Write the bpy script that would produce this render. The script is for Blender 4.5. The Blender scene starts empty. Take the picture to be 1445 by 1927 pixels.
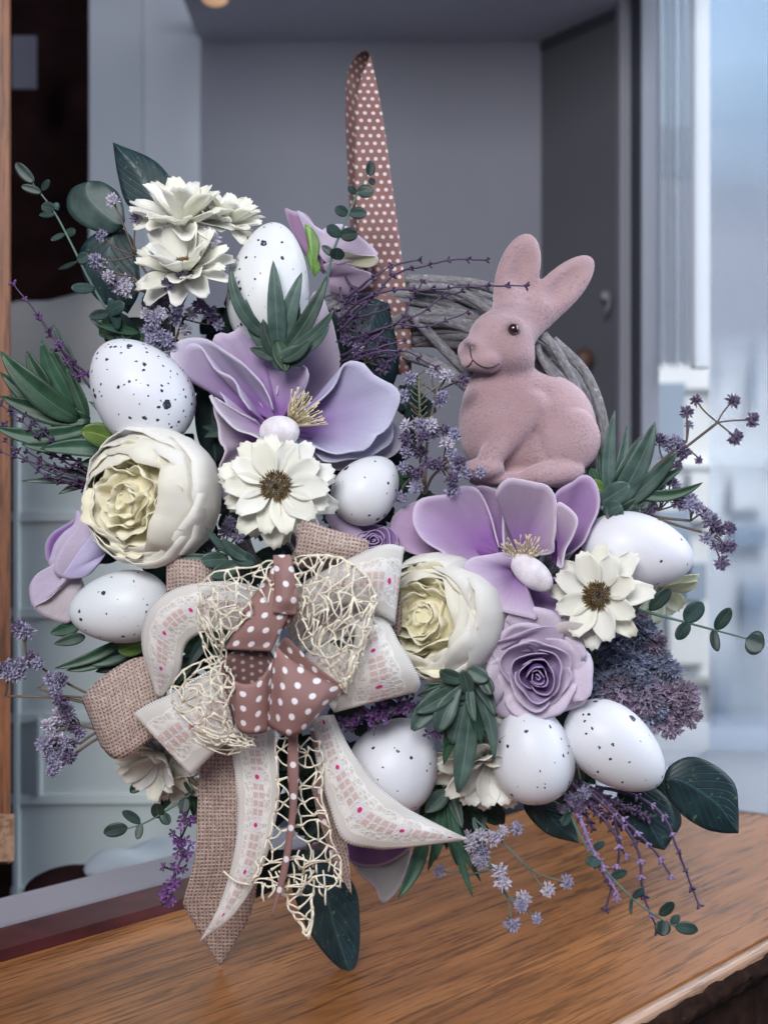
import bpy, bmesh, math, random
import numpy as np
from mathutils import Vector, Matrix, noise
rnd = random.Random(11)
PI = math.pi
# ---- units: one "u" is 0.3 mm; the camera stands D u in front of the wreath plane, board top is H u below it
S = 0.0003; D = 2200.0; CX, CY = 722.5, 963.5; H = 832.0
def P(px, py, d=0.0):
    f = (D + d) / D * S
    return Vector(((px - CX) * f, d * S, (CY - py) * f + H * S))
def K(d): return (D + d) / D * S
def G(px, py, h=H):                      # point of a horizontal plane h u below the camera
    d = h * D / (py - CY) - D
    return P(px, py, d)
sc = bpy.context.scene
C = bpy.context.collection
# ------------------------------------------------------------------ camera, world, lamps
cam = bpy.data.cameras.new('camera'); co = bpy.data.objects.new('camera', cam); C.objects.link(co)
co.location = (0, -D * S, H * S); co.rotation_euler = (PI / 2, 0, 0)
cam.sensor_fit = 'HORIZONTAL'; cam.sensor_width = 36; cam.angle = 2 * math.atan(CX / D)
cam.clip_start = 0.02; cam.clip_end = 60
cam.dof.use_dof = True; cam.dof.focus_distance = (D - 130) * S; cam.dof.aperture_fstop = 9.0
sc.camera = co
w = bpy.data.worlds.new('World'); sc.world = w; w.use_nodes = True
bg = w.node_tree.nodes['Background']; bg.inputs[0].default_value = (0.52, 0.62, 1.0, 1); bg.inputs[1].default_value = 0.25
def area(name, loc, target, size, power, col):
    l = bpy.data.lights.new(name, 'AREA'); l.shape = 'RECTANGLE'; l.size = size[0]; l.size_y = size[1]
    l.energy = power; l.color = col
    o = bpy.data.objects.new(name, l); C.objects.link(o); o.location = loc
    o.rotation_euler = (Vector(target) - Vector(loc)).to_track_quat('-Z', 'Y').to_euler()
    return o
area('daylight_front', (-0.28, -1.40, 0.98), (0, 0, 0.22), (0.8, 0.6), 26.5, (0.99, 0.99, 1.0))
area('daylight_window', (1.35, -0.15, 0.75), (0, 0, 0.2), (0.6, 1.1), 14, (0.76, 0.86, 1.0))
area('curtain_fill_lamp', (0.85, 1.25, 1.15), (0.36, .6, .35), (.35, .35), 16, (0.92, 0.97, 1.0))  # added lamp that brightens the curtain from behind
area('outside_fill_lamp', (1.6, 0.6, 1.6), (1.35, 1.9, 0.4), (1.0, 1.0), 42, (1.0, 0.98, 0.95))  # added lamp that brightens the facade outside
sc.view_settings.view_transform = 'Standard'; sc.view_settings.look = 'None'
sc.view_settings.exposure = 0.0; sc.view_settings.gamma = 1.0
try: sc.cycles.max_bounces = 6; sc.cycles.transparent_max_bounces = 12
except Exception: pass
# ------------------------------------------------------------------ node helpers
class NT:
    def __init__(s, name):
        s.m = bpy.data.materials.new(name); s.m.use_nodes = True; s.t = s.m.node_tree
        s.b = s.t.nodes['Principled BSDF']; s.out = s.t.nodes['Material Output']
    def n(s, typ, ins=None, **kw):
        x = s.t.nodes.new(typ)
        for k, v in kw.items(): setattr(x, k, v)
        for k, v in (ins or {}).items():
            if isinstance(v, bpy.types.NodeSocket): s.t.links.new(v, x.inputs[k])
            else: x.inputs[k].default_value = v
        return x
    def math(s, op, a, b=0.0, c=None):
        i = {0: a, 1: b}
        if c is not None: i[2] = c
        return s.n('ShaderNodeMath', i, operation=op).outputs[0]
    def mix(s, f, a, b, typ='MIX'):
        x = s.t.nodes.new('ShaderNodeMix'); x.data_type = 'RGBA'; x.blend_type = typ
        for k, v in ((0, f), (6, a), (7, b)):
            if isinstance(v, bpy.types.NodeSocket): s.t.links.new(v, x.inputs[k])
            else: x.inputs[k].default_value = v if k == 0 else (tuple(v) + (1,))[:4]
        return x.outputs[2]
    def noise(s, scale, vec=None, detail=3, rough=0.5):
        i = {'Scale': scale, 'Detail': detail, 'Roughness': rough}
        if vec is not None: i['Vector'] = vec
        return s.n('ShaderNodeTexNoise', i).outputs[0]
    def obj(s): return s.n('ShaderNodeTexCoord').outputs['Object']
    def uv(s):
        x = s.n('ShaderNodeTexCoord').outputs['UV']
        y = s.n('ShaderNodeSeparateXYZ', {0: x}); return x, y.outputs[0], y.outputs[1]
    def ramp(s, f, a, b): return s.n('ShaderNodeMapRange', {0: f, 1: a, 2: b, 3: 0.0, 4: 1.0}, clamp=True).outputs[0]
    def mapping(s, vec, scale=(1, 1, 1), rot=(0, 0, 0)):
        return s.n('ShaderNodeMapping', {'Vector': vec, 'Scale': scale, 'Rotation': rot}).outputs[0]
    def set(s, name, v):
        if isinstance(v, bpy.types.NodeSocket): s.t.links.new(v, s.b.inputs[name])
        else: s.b.inputs[name].default_value = v
    def col(s, c):
        if isinstance(c, bpy.types.NodeSocket): s.t.links.new(c, s.b.inputs['Base Color'])
        else: s.b.inputs['Base Color'].default_value = tuple(c) + (1,)
    def bump(s, h, strength=0.3, dist=0.0003):
        x = s.n('ShaderNodeBump', {'Height': h, 'Strength': strength, 'Distance': dist}); s.set('Normal', x.outputs[0])
    def translucent(s, f, col):
        tr = s.n('ShaderNodeBsdfTranslucent'); 
        if isinstance(col, bpy.types.NodeSocket): s.t.links.new(col, tr.inputs[0])
        else: tr.inputs[0].default_value = tuple(col) + (1,)
        mx = s.n('ShaderNodeMixShader', {0: f, 1: s.b.outputs[0], 2: tr.outputs[0]})
        s.t.links.new(mx.outputs[0], s.out.inputs[0]); return mx
def simple(name, c, rough=0.6, var=0.25, scale=60, bump=0.0, sheen=0.0, trans=0.0, spec=0.4):
    n = NT(name); nz = n.noise(scale, n.obj(), 4)
    dark = tuple(x * (1 - var) for x in c); lite = tuple(min(1, x * (1 + var)) for x in c)
    cc = n.mix(n.ramp(nz, .3, .7), dark, lite); n.col(cc)
    n.set('Roughness', rough); n.set('Specular IOR Level', spec)
    if bump: n.bump(n.noise(scale * 9, n.obj(), 3), bump, 0.0006)
    if sheen: n.set('Sheen Weight', sheen)
    if trans: n.translucent(trans, cc)
    return n.m
def petal_mat(name, rough=0.55, trans=0.25, vein=0.1, rim=None):
    """takes the object's colour, streaked along the petal, paler on its cut rim"""
    n = NT(name); oi = n.n('ShaderNodeObjectInfo'); _, u, v = n.uv()
    vv = n.n('ShaderNodeCombineXYZ', {0: n.math('MULTIPLY', u, 3.0), 1: n.math('MULTIPLY', v, 26.0), 2: oi.outputs['Random']}).outputs[0]
    nz = n.noise(2.0, vv, 3); base = oi.outputs['Color']
    c = n.mix(n.ramp(nz, .35, .75), base, n.mix(vein * 3, base, (0.45, 0.40, 0.42), 'MULTIPLY'))
    big = n.noise(35, n.obj(), 2)
    c = n.mix(n.math('MULTIPLY', n.ramp(big, .45, .75), vein), c, (0.62, 0.50, 0.55))
    if rim: c = n.mix(n.math('MULTIPLY', n.ramp(u, .90, .99), 0.5), c, rim)
    n.col(c); n.set('Roughness', rough); n.set('Specular IOR Level', .2)
    n.bump(nz, .12 if vein < .1 else .25, 0.0003); n.translucent(trans, c); return n.m
M = {}
M['petal'] = petal_mat('fabric petal', .6, .22, .12)
M['petal_pale'] = petal_mat('white fabric petal', .65, .30, .015)
M['rose_petal'] = petal_mat('rose petal', .6, .25, .06, (0.80, 0.70, 0.86))
def magnolia_mat():
    n = NT('foam magnolia petal'); oi = n.n('ShaderNodeObjectInfo'); _, u, v = n.uv()
    nz = n.noise(26, n.obj(), 3)
    g = n.ramp(n.math('ADD', u, n.math('MULTIPLY', n.math('SUBTRACT', nz, .5), .45)), .18, 1.0)
    deep = n.mix(.85, oi.outputs['Color'], (0.19, 0.055, 0.29)); 
    c = n.mix(g, deep, n.mix(.18, oi.outputs['Color'], (0.62, 0.60, 0.66)))
    c = n.mix(n.math('MULTIPLY', n.ramp(u, .965, .99), .4), c, (0.78, 0.73, 0.82))
    st = n.noise(1.0, n.n('ShaderNodeCombineXYZ', {0: n.math('MULTIPLY', u, 2.5), 1: n.math('MULTIPLY', v, 42.0), 2: oi.outputs['Random']}).outputs[0], 4, .6)
    c = n.mix(n.math('MULTIPLY', n.ramp(st, .45, .75), .20), c, n.mix(.6, c, (0.20, 0.08, 0.30)))
    n.col(c); n.set('Roughness', .6); n.set('Specular IOR Level', .2); n.set('Sheen Weight', .1)
    n.bump(n.math('ADD', n.noise(1400, n.obj(), 2), n.math('MULTIPLY', st, 1.2)), .28, .0003); n.translucent(.14, c); return n.m
M['magnolia'] = magnolia_mat()
def egg_mat(i, thr, thr2, tint):
    n = NT('speckled egg %s' % 'abcdefghi'[i]); ob = n.obj(); off = n.n('ShaderNodeVectorMath', {0: ob, 1: (i * .37, i * .11, i * .23)}, operation='ADD').outputs[0]
    wob = n.n('ShaderNodeTexNoise', {'Vector': off, 'Scale': 420.0, 'Detail': 2.0})
    off2 = n.n('ShaderNodeVectorMath', {0: off, 1: n.n('ShaderNodeVectorMath', {0: wob.outputs['Color'], 1: (0.0024,) * 3}, operation='MULTIPLY').outputs[0]}, operation='ADD').outputs[0]
    def spots(scale, t, keep):
        vo = n.n('ShaderNodeTexVoronoi', {'Vector': off2, 'Scale': scale, 'Randomness': 1.0})
        cs = n.n('ShaderNodeSeparateColor', {0: vo.outputs['Color']})
        r = n.math('MULTIPLY', cs.outputs[0], t)
        a = n.math('LESS_THAN', vo.outputs['Distance'], r)
        return n.math('MULTIPLY', a, n.math('GREATER_THAN', cs.outputs[1], keep))
    big = spots(105, .26, thr); small = spots(310, .36, thr2); blot = spots(48, .17, min(.97, thr + .42))
    mask = n.math('MAXIMUM', n.math('MAXIMUM', big, small), blot)
    base = n.mix(n.ramp(n.noise(14, off, 2), .35, .7), (0.74, 0.75, 0.78), tuple(x * .92 for x in tint))
    base = n.mix(n.math('MULTIPLY', n.ramp(n.noise(60, off, 5, .7), .55, .75), .25), base, (0.60, 0.58, 0.56))
    n.col(n.mix(n.math('MULTIPLY', mask, n.math('ADD', .6, n.ramp(n.noise(700, off, 2), .3, .6))), base, (0.025, 0.03, 0.05)))
    n.set('Roughness', .42); n.set('Specular IOR Level', .35)
    n.set('Subsurface Weight', .08); n.set('Subsurface Scale', .004)
    n.bump(n.noise(500, ob, 4), .18, .0003); return n.m
def leaf_mat(name, c, c2, veins=False, rough=.42, fleck=False):
    n = NT(name); _, u, v = n.uv(); oi = n.n('ShaderNodeObjectInfo')
    nz = n.noise(90, n.obj(), 4)
    cc = n.mix(n.ramp(nz, .3, .72), c, c2)
    hv = n.n('ShaderNodeHueSaturation', {'Hue': n.math('ADD', .48, n.math('MULTIPLY', oi.outputs['Random'], .04)), 'Saturation': .95, 'Value': n.math('ADD', .75, n.math('MULTIPLY', oi.outputs['Random'], .6)), 'Color': cc})
    cc = hv.outputs[0]
    rib = n.math('ABSOLUTE', n.math('SUBTRACT', v, .5))
    mid = n.math('SUBTRACT', 1.0, n.ramp(rib, .006, .03))
    cc = n.mix(n.math('MULTIPLY', mid, .35), cc, tuple(min(1, x * 3) for x in c2))
    h = nz
    if veins:
        a = n.math('FRACT', n.math('SUBTRACT', n.math('MULTIPLY', u, 9.0), n.math('MULTIPLY', rib, 7.0)))
        vn = n.math('SUBTRACT', 1.0, n.ramp(n.math('ABSOLUTE', n.math('SUBTRACT', a, .5)), .02, .12))
        cc = n.mix(n.math('MULTIPLY', vn, .22), cc, tuple(min(1, x * 2.2) for x in c2)); h = n.math('SUBTRACT', nz, vn)
    if fleck:
        fl = n.ramp(n.noise(300, n.obj(), 3), .64, .70)
        cc = n.mix(n.math('MULTIPLY', fl, .55), cc, (0.16, 0.24, 0.10))
    n.col(cc); n.set('Roughness', rough); n.set('Specular IOR Level', .35); n.bump(h, .4, .0005); n.translucent(.1, cc)
    return n.m
M['sage'] = leaf_mat('sage green leaf', (0.032, 0.064, 0.050), (0.095, 0.150, 0.125))
M['sage_deep'] = leaf_mat('deep green leaf', (0.012, 0.044, 0.024), (0.042, 0.105, 0.058))
M['eucalyptus'] = leaf_mat('eucalyptus leaf', (0.013, 0.030, 0.027), (0.042, 0.080, 0.068))
M['teal_leaf'] = leaf_mat('teal leather leaf', (0.008, 0.024, 0.030), (0.022, 0.055, 0.065), True, .45, True)
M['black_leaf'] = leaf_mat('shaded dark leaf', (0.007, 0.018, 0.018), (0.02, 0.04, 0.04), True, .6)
M['fresh'] = leaf_mat('yellow green leaf', (0.07, 0.14, 0.02), (0.15, 0.26, 0.05))
M['stem_green'] = simple('green stem', (0.10, 0.17, 0.14), .6)
M['stem_brown'] = simple('brown stem', (0.13, 0.095, 0.075), .7, .3)
M['purple'] = simple('purple plastic twig', (0.075, 0.045, 0.10), .45, .45, 120, trans=.05)
M['purple_bright'] = simple('bright purple bud', (0.19, 0.08, 0.26), .45, .4, 120, trans=.1)
M['mauve'] = simple('pale mauve twig', (0.30, 0.20, 0.38), .5, .3, 120, trans=.1)
M['gyp'] = simple('grey lilac floret', (0.36, 0.34, 0.47), .5, .35, 200, trans=.15)
M['gyp_pale'] = simple('pale lilac floret', (0.60, 0.56, 0.65), .5, .25, 200, trans=.2)
M['gyp_dark'] = simple('dusky purple floret', (0.17, 0.13, 0.22), .5, .4, 200, trans=.1)
M['sedum'] = simple('dusty blue sedum', (0.22, 0.24, 0.33), .55, .5, 90)
M['sedum_rose'] = simple('dusty plum sedum', (0.28, 0.22, 0.30), .55, .5, 90)
M['stamen'] = simple('straw stamen', (0.60, 0.52, 0.33), .6)
M['pistil'] = simple('felt pistil', (0.78, 0.72, 0.76), .9, .15, 200, .9, .5)
M['disc'] = simple('brown daisy disc', (0.14, 0.085, 0.025), .8, .6, 300)
M['cord'] = simple('cream cotton cord', (0.84, 0.77, 0.62), .85, .18, 300, .5)
M['sepal'] = simple('sepal', (0.08, 0.12, 0.04), .6, .5)
def wicker_mat():
    n = NT('greyed willow'); _, u, v = n.uv()
    vec = n.n('ShaderNodeCombineXYZ', {0: n.math('MULTIPLY', u, 1.2), 1: n.math('MULTIPLY', v, 7.0), 2: n.n('ShaderNodeObjectInfo').outputs['Random']}).outputs[0]
    a = n.noise(3.0, vec, 5, .65); b = n.noise(260, n.obj(), 4)
    c = n.mix(n.ramp(a, .3, .7), (0.085, 0.078, 0.078), (0.33, 0.32, 0.345))
    c = n.mix(n.math('MULTIPLY', n.ramp(b, .62, .7), .6), c, (0.6, 0.6, 0.64))
    n.col(c); n.set('Roughness', .75); n.bump(a, .7, .0008); return n.m
M['wicker'] = wicker_mat()
def flock_mat():
    n = NT('pink flocking'); ob = n.obj()
    a = n.noise(22, ob, 3); b = n.noise(700, ob, 3, .7); c3 = n.noise(60, ob, 4, .7)
    c = n.mix(n.ramp(a, .35, .7), (0.39, 0.250, 0.262), (0.50, 0.345, 0.358))
    sp = n.math('MULTIPLY', n.ramp(b, .48, .66), n.ramp(c3, .40, .68))
    c = n.mix(n.math('MULTIPLY', sp, .62), c, (0.13, 0.10, 0.11))
    at = n.n('ShaderNodeAttribute', attribute_name='dark_marks')
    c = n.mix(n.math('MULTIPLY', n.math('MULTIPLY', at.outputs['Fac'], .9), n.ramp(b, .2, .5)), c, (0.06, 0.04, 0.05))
    n.col(c); n.set('Roughness', .95); n.set('Specular IOR Level', .1); n.set('Sheen Weight', .9); n.set('Sheen Roughness', .5)
    n.set('Sheen Tint', (0.9, 0.75, 0.85, 1)); n.bump(b, .7, .0013); return n.m
M['flock'] = flock_mat()
M['mouth'] = simple('dark felt line', (0.05, 0.03, 0.04), .9)
gl = NT('brown glass eye'); gl.col((0.03, 0.008, 0.006)); gl.set('Roughness', .08); gl.set('Coat Weight', 1.0); M['eye'] = gl.m
def dots_mat(name, T, r, c, dot):
    n = NT(name); uvv, u, v = n.uv()
    def g(off):
        a = n.math('SUBTRACT', n.math('FRACT', n.math('ADD', n.math('DIVIDE', u, T * 2), off)), .5)
        b = n.math('SUBTRACT', n.math('FRACT', n.math('ADD', n.math('DIVIDE', v, T), off)), .5)
        a = n.math('MULTIPLY', a, T * 2); b = n.math('MULTIPLY', b, T)
        return n.math('SQRT', n.math('ADD', n.math('MULTIPLY', a, a), n.math('MULTIPLY', b, b)))
    m = n.math('SUBTRACT', 1.0, n.ramp(n.math('MINIMUM', g(0.0), g(.5)), r - .7, r + .7))
    nz = n.noise(40, n.obj(), 3); fine = n.noise(1500, n.obj(), 2)
    base = n.mix(n.ramp(nz, .3, .7), tuple(x * .88 for x in c), tuple(x * 1.1 for x in c))
    n.col(n.mix(m, base, dot)); n.set('Roughness', .62); n.set('Specular IOR Level', .25)
    n.bump(n.math('ADD', fine, n.math('MULTIPLY', m, .6)), .15, .0002); return n.m
M['dots'] = dots_mat('dusky pink ribbon with white dots', 30.0, 6.0, (0.290, 0.162, 0.148), (0.80, 0.76, 0.78))
M['dots_small'] = dots_mat('dusky pink ribbon with small dots', 15.5, 3.7, (0.225, 0.112, 0.105), (0.62, 0.55, 0.52))
M['dots_shaded'] = dots_mat('dotted ribbon darkened as in shade', 15.5, 3.4, (0.115, 0.058, 0.055), (0.34, 0.27, 0.25))  # darker copy of the dotted ribbon, shade painted into its colour
def burlap_mat():
    n = NT('mauve burlap weave'); _, u, v = n.uv(); T = 7.6
    uu = n.math('MULTIPLY', u, 2 * PI / T); vv = n.math('MULTIPLY', v, 2 * PI / T)
    wu = n.math('ADD', uu, n.math('MULTIPLY', n.noise(120, n.obj(), 2), 2.0)); wv = n.math('ADD', vv, n.math('MULTIPLY', n.noise(100, n.obj(), 2), 2.0))
    su = n.math('ABSOLUTE', n.math('SINE', n.math('MULTIPLY', wu, .5))); sv = n.math('ABSOLUTE', n.math('SINE', n.math('MULTIPLY', wv, .5)))
    ck = n.math('GREATER_THAN', n.math('MULTIPLY', n.math('SINE', wu), n.math('SINE', wv)), 0)
    hgt = n.math('MAXIMUM', su, sv)
    both = n.math('MULTIPLY', n.math('SUBTRACT', 1.0, n.ramp(su, .3, .62)), n.math('SUBTRACT', 1.0, n.ramp(sv, .3, .62)))
    na = n.noise(1.0, n.n('ShaderNodeCombineXYZ', {0: n.math('MULTIPLY', u, .035), 1: n.math('MULTIPLY', v, .26), 2: 0.0}).outputs[0], 3, .7)
    nb = n.noise(1.0, n.n('ShaderNodeCombineXYZ', {0: n.math('MULTIPLY', u, .26), 1: n.math('MULTIPLY', v, .035), 2: 4.0}).outputs[0], 3, .7)
    t = n.mix(ck, n.n('ShaderNodeCombineXYZ', {0: na, 1: na, 2: na}).outputs[0], n.n('ShaderNodeCombineXYZ', {0: nb, 1: nb, 2: nb}).outputs[0])
    tt = n.n('ShaderNodeSeparateXYZ', {0: t}).outputs[0]
    c = n.mix(n.ramp(tt, .34, .66), (0.23, 0.125, 0.115), (0.60, 0.50, 0.42))
    c = n.mix(n.math('MULTIPLY', both, .9), c, (0.055, 0.03, 0.032))
    n.col(c); n.set('Roughness', .9); n.bump(hgt, .8, .0007); return n.m
M['burlap'] = burlap_mat()
def lace_mat():
    """v = 0..1 across the ribbon, u along it in units of u"""
    n = NT('cream organza ribbon with lace and gingham'); _, u, v = n.uv()
    c0 = n.math('ABSOLUTE', n.math('SUBTRACT', v, .5))
    sc_ = n.math('MULTIPLY', n.math('ABSOLUTE', n.math('SINE', n.math('MULTIPLY', u, PI / 46))), .035)
    wob = n.math('MULTIPLY', n.math('SUBTRACT', n.noise(.06, n.n('ShaderNodeCombineXYZ', {0: u, 1: 0., 2: 0.}).outputs[0], 2), .5), .05)
    lim = n.math('ADD', n.math('ADD', .29, sc_), wob)
    lace = n.math('LESS_THAN', c0, lim)
    edge = n.math('MULTIPLY', lace, n.math('GREATER_THAN', c0, n.math('SUBTRACT', lim, .022)))
    vec = n.n('ShaderNodeCombineXYZ', {0: n.math('MULTIPLY', u, .11), 1: n.math('MULTIPLY', v, 11.0), 2: 0.}).outputs[0]
    vo = n.n('ShaderNodeTexVoronoi', {'Vector': vec, 'Scale': 1.0}, feature='DISTANCE_TO_EDGE').outputs['Distance']
    thread = n.math('SUBTRACT', 1.0, n.ramp(vo, .06, .16))
    flower = n.ramp(n.noise(.35, vec, 2), .5, .58)
    solid = n.math('MAXIMUM', n.math('MAXIMUM', thread, flower), edge)
    sheer = (0.76, 0.73, 0.68); lc = n.mix(solid, (0.72, 0.685, 0.635), (0.87, 0.84, 0.79))
    col = n.mix(lace, sheer, lc)
    # gingham band: two columns of woven checks with white thread between
    inb = n.math('LESS_THAN', c0, .135)
    f = n.math('FRACT', n.math('DIVIDE', u, 16.0)); ck = n.math('GREATER_THAN', f, .30)
    vb = n.math('FRACT', n.math('MULTIPLY', n.math('ADD', v, -.365), 2 / .27)); cv = n.math('GREATER_THAN', vb, .20)
    big = n.math('GREATER_THAN', n.math('FRACT', n.math('DIVIDE', u, 91.0)), .28)
    chk = n.math('MULTIPLY', n.math('MULTIPLY', ck, cv), big)
    fuzz = n.ramp(n.noise(.5, n.n('ShaderNodeCombineXYZ', {0: u, 1: n.math('MULTIPLY', v, 90.), 2: 0.}).outputs[0], 2), .30, .5)
    gcol = n.mix(n.math('MULTIPLY', chk, fuzz), (0.84, 0.80, 0.80), (0.70, 0.50, 0.43))
    col = n.mix(inb, col, gcol)
    du = n.math('SUBTRACT', n.math('MULTIPLY', n.math('FRACT', n.math('DIVIDE', u, 91.0)), 91.0), 13.0)
    dv = n.math('MULTIPLY', n.math('SUBTRACT', v, .5), 95.0)
    dd = n.math('SQRT', n.math('ADD', n.math('MULTIPLY', du, du), n.math('MULTIPLY', dv, dv)))
    knot = n.math('LESS_THAN', dd, 4.6); col = n.mix(knot, col, (0.72, 0.02, 0.20))
    sel = n.math('GREATER_THAN', c0, .462); st = n.math('GREATER_THAN', n.math('FRACT', n.math('DIVIDE', u, 5.0)), .4)
    col = n.mix(sel, col, n.mix(st, (0.48, 0.45, 0.42), (0.86, 0.84, 0.82)))
    n.col(col); n.set('Roughness', .7); n.set('Sheen Weight', .2)
    h = n.math('ADD', n.math('MULTIPLY', solid, lace), n.math('ADD', n.math('MULTIPLY', n.math('MULTIPLY', sel, st), .8), n.math('MULTIPLY', inb, fuzz)))
    n.bump(h, .5, .0006)
    mx = n.translucent(.2, col)
    tp = n.n('ShaderNodeBsdfTransparent')
    op = n.math('MAXIMUM', n.math('MAXIMUM', n.math('MULTIPLY', n.math('MULTIPLY', lace, solid), 1.0), n.math('MAXIMUM', inb, sel)), .90)
    m2 = n.n('ShaderNodeMixShader', {0: op, 1: tp.outputs[0], 2: mx.outputs[0]}); n.t.links.new(m2.outputs[0], n.out.inputs[0])
    return n.m
M['lace'] = lace_mat()
def wood_mat(name, c1, c2, rough=.35, rot=0.0, scale=1.0, roty=0.0):
    n = NT(name); ob = n.obj(); v = n.mapping(ob, (1, 1, 1), (0, roty, rot))
    warp = n.noise(3.0 * scale, n.mapping(v, (1, 3, 1)), 2)
    vv = n.n('ShaderNodeVectorMath', {0: n.mapping(v, (2.2, 34, 34)), 1: n.n('ShaderNodeCombineXYZ', {0: 0., 1: n.math('MULTIPLY', warp, 5.0), 2: 0.}).outputs[0]}, operation='ADD').outputs[0]
    a = n.noise(1.6 * scale, vv, 5, .6)
    b = n.math('MULTIPLY', n.noise(13.0 * scale, n.mapping(v, (1.5, 30, 30)), 4, .7), n.math('ADD', .80, n.math('MULTIPLY', n.noise(7.0, v, 3), .40)))
    c = n.noise(4.0 * scale, v, 3)
    col = n.mix(n.ramp(a, .32, .68), c1, c2)
    col = n.mix(n.math('MULTIPLY', n.ramp(b, .50, .61), .72), col, tuple(x * .26 for x in c1))
    col = n.mix(n.math('MULTIPLY', n.ramp(c, .4, .75), .35), col, tuple(x * .55 for x in c2))
    n.col(col); n.set('Roughness', rough); n.set('Specular IOR Level', .5); n.bump(n.math('SUBTRACT', a, b), .25, .0005); return n.m
M['board'] = wood_mat('oiled hardwood', (0.20, 0.074, 0.022), (0.43, 0.178, 0.058), .27, -PI / 4)
M['board_edge'] = wood_mat('pale sapwood', (0.36, 0.20, 0.12), (0.50, 0.30, 0.19), .4, -PI / 4)
M['bark'] = simple('dark bark edge', (0.020, 0.009, 0.006), .85, .6, 90, .25, spec=.08)
M['orange_wood'] = wood_mat('orange door wood', (0.13, 0.045, 0.018), (0.33, 0.125, 0.05), .5, 0.0, 1.0, PI / 2)
M['red_wood'] = simple('dark red lacquered wood', (0.065, 0.012, 0.014), .35, .4, 60)
M['black_wood'] = simple('almost black wood', (0.012, 0.005, 0.005), .8, .5, 20, spec=.05)
def wall(name, c, var=.06): return simple(name, c, .85, var, 3, 0.05)
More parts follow.
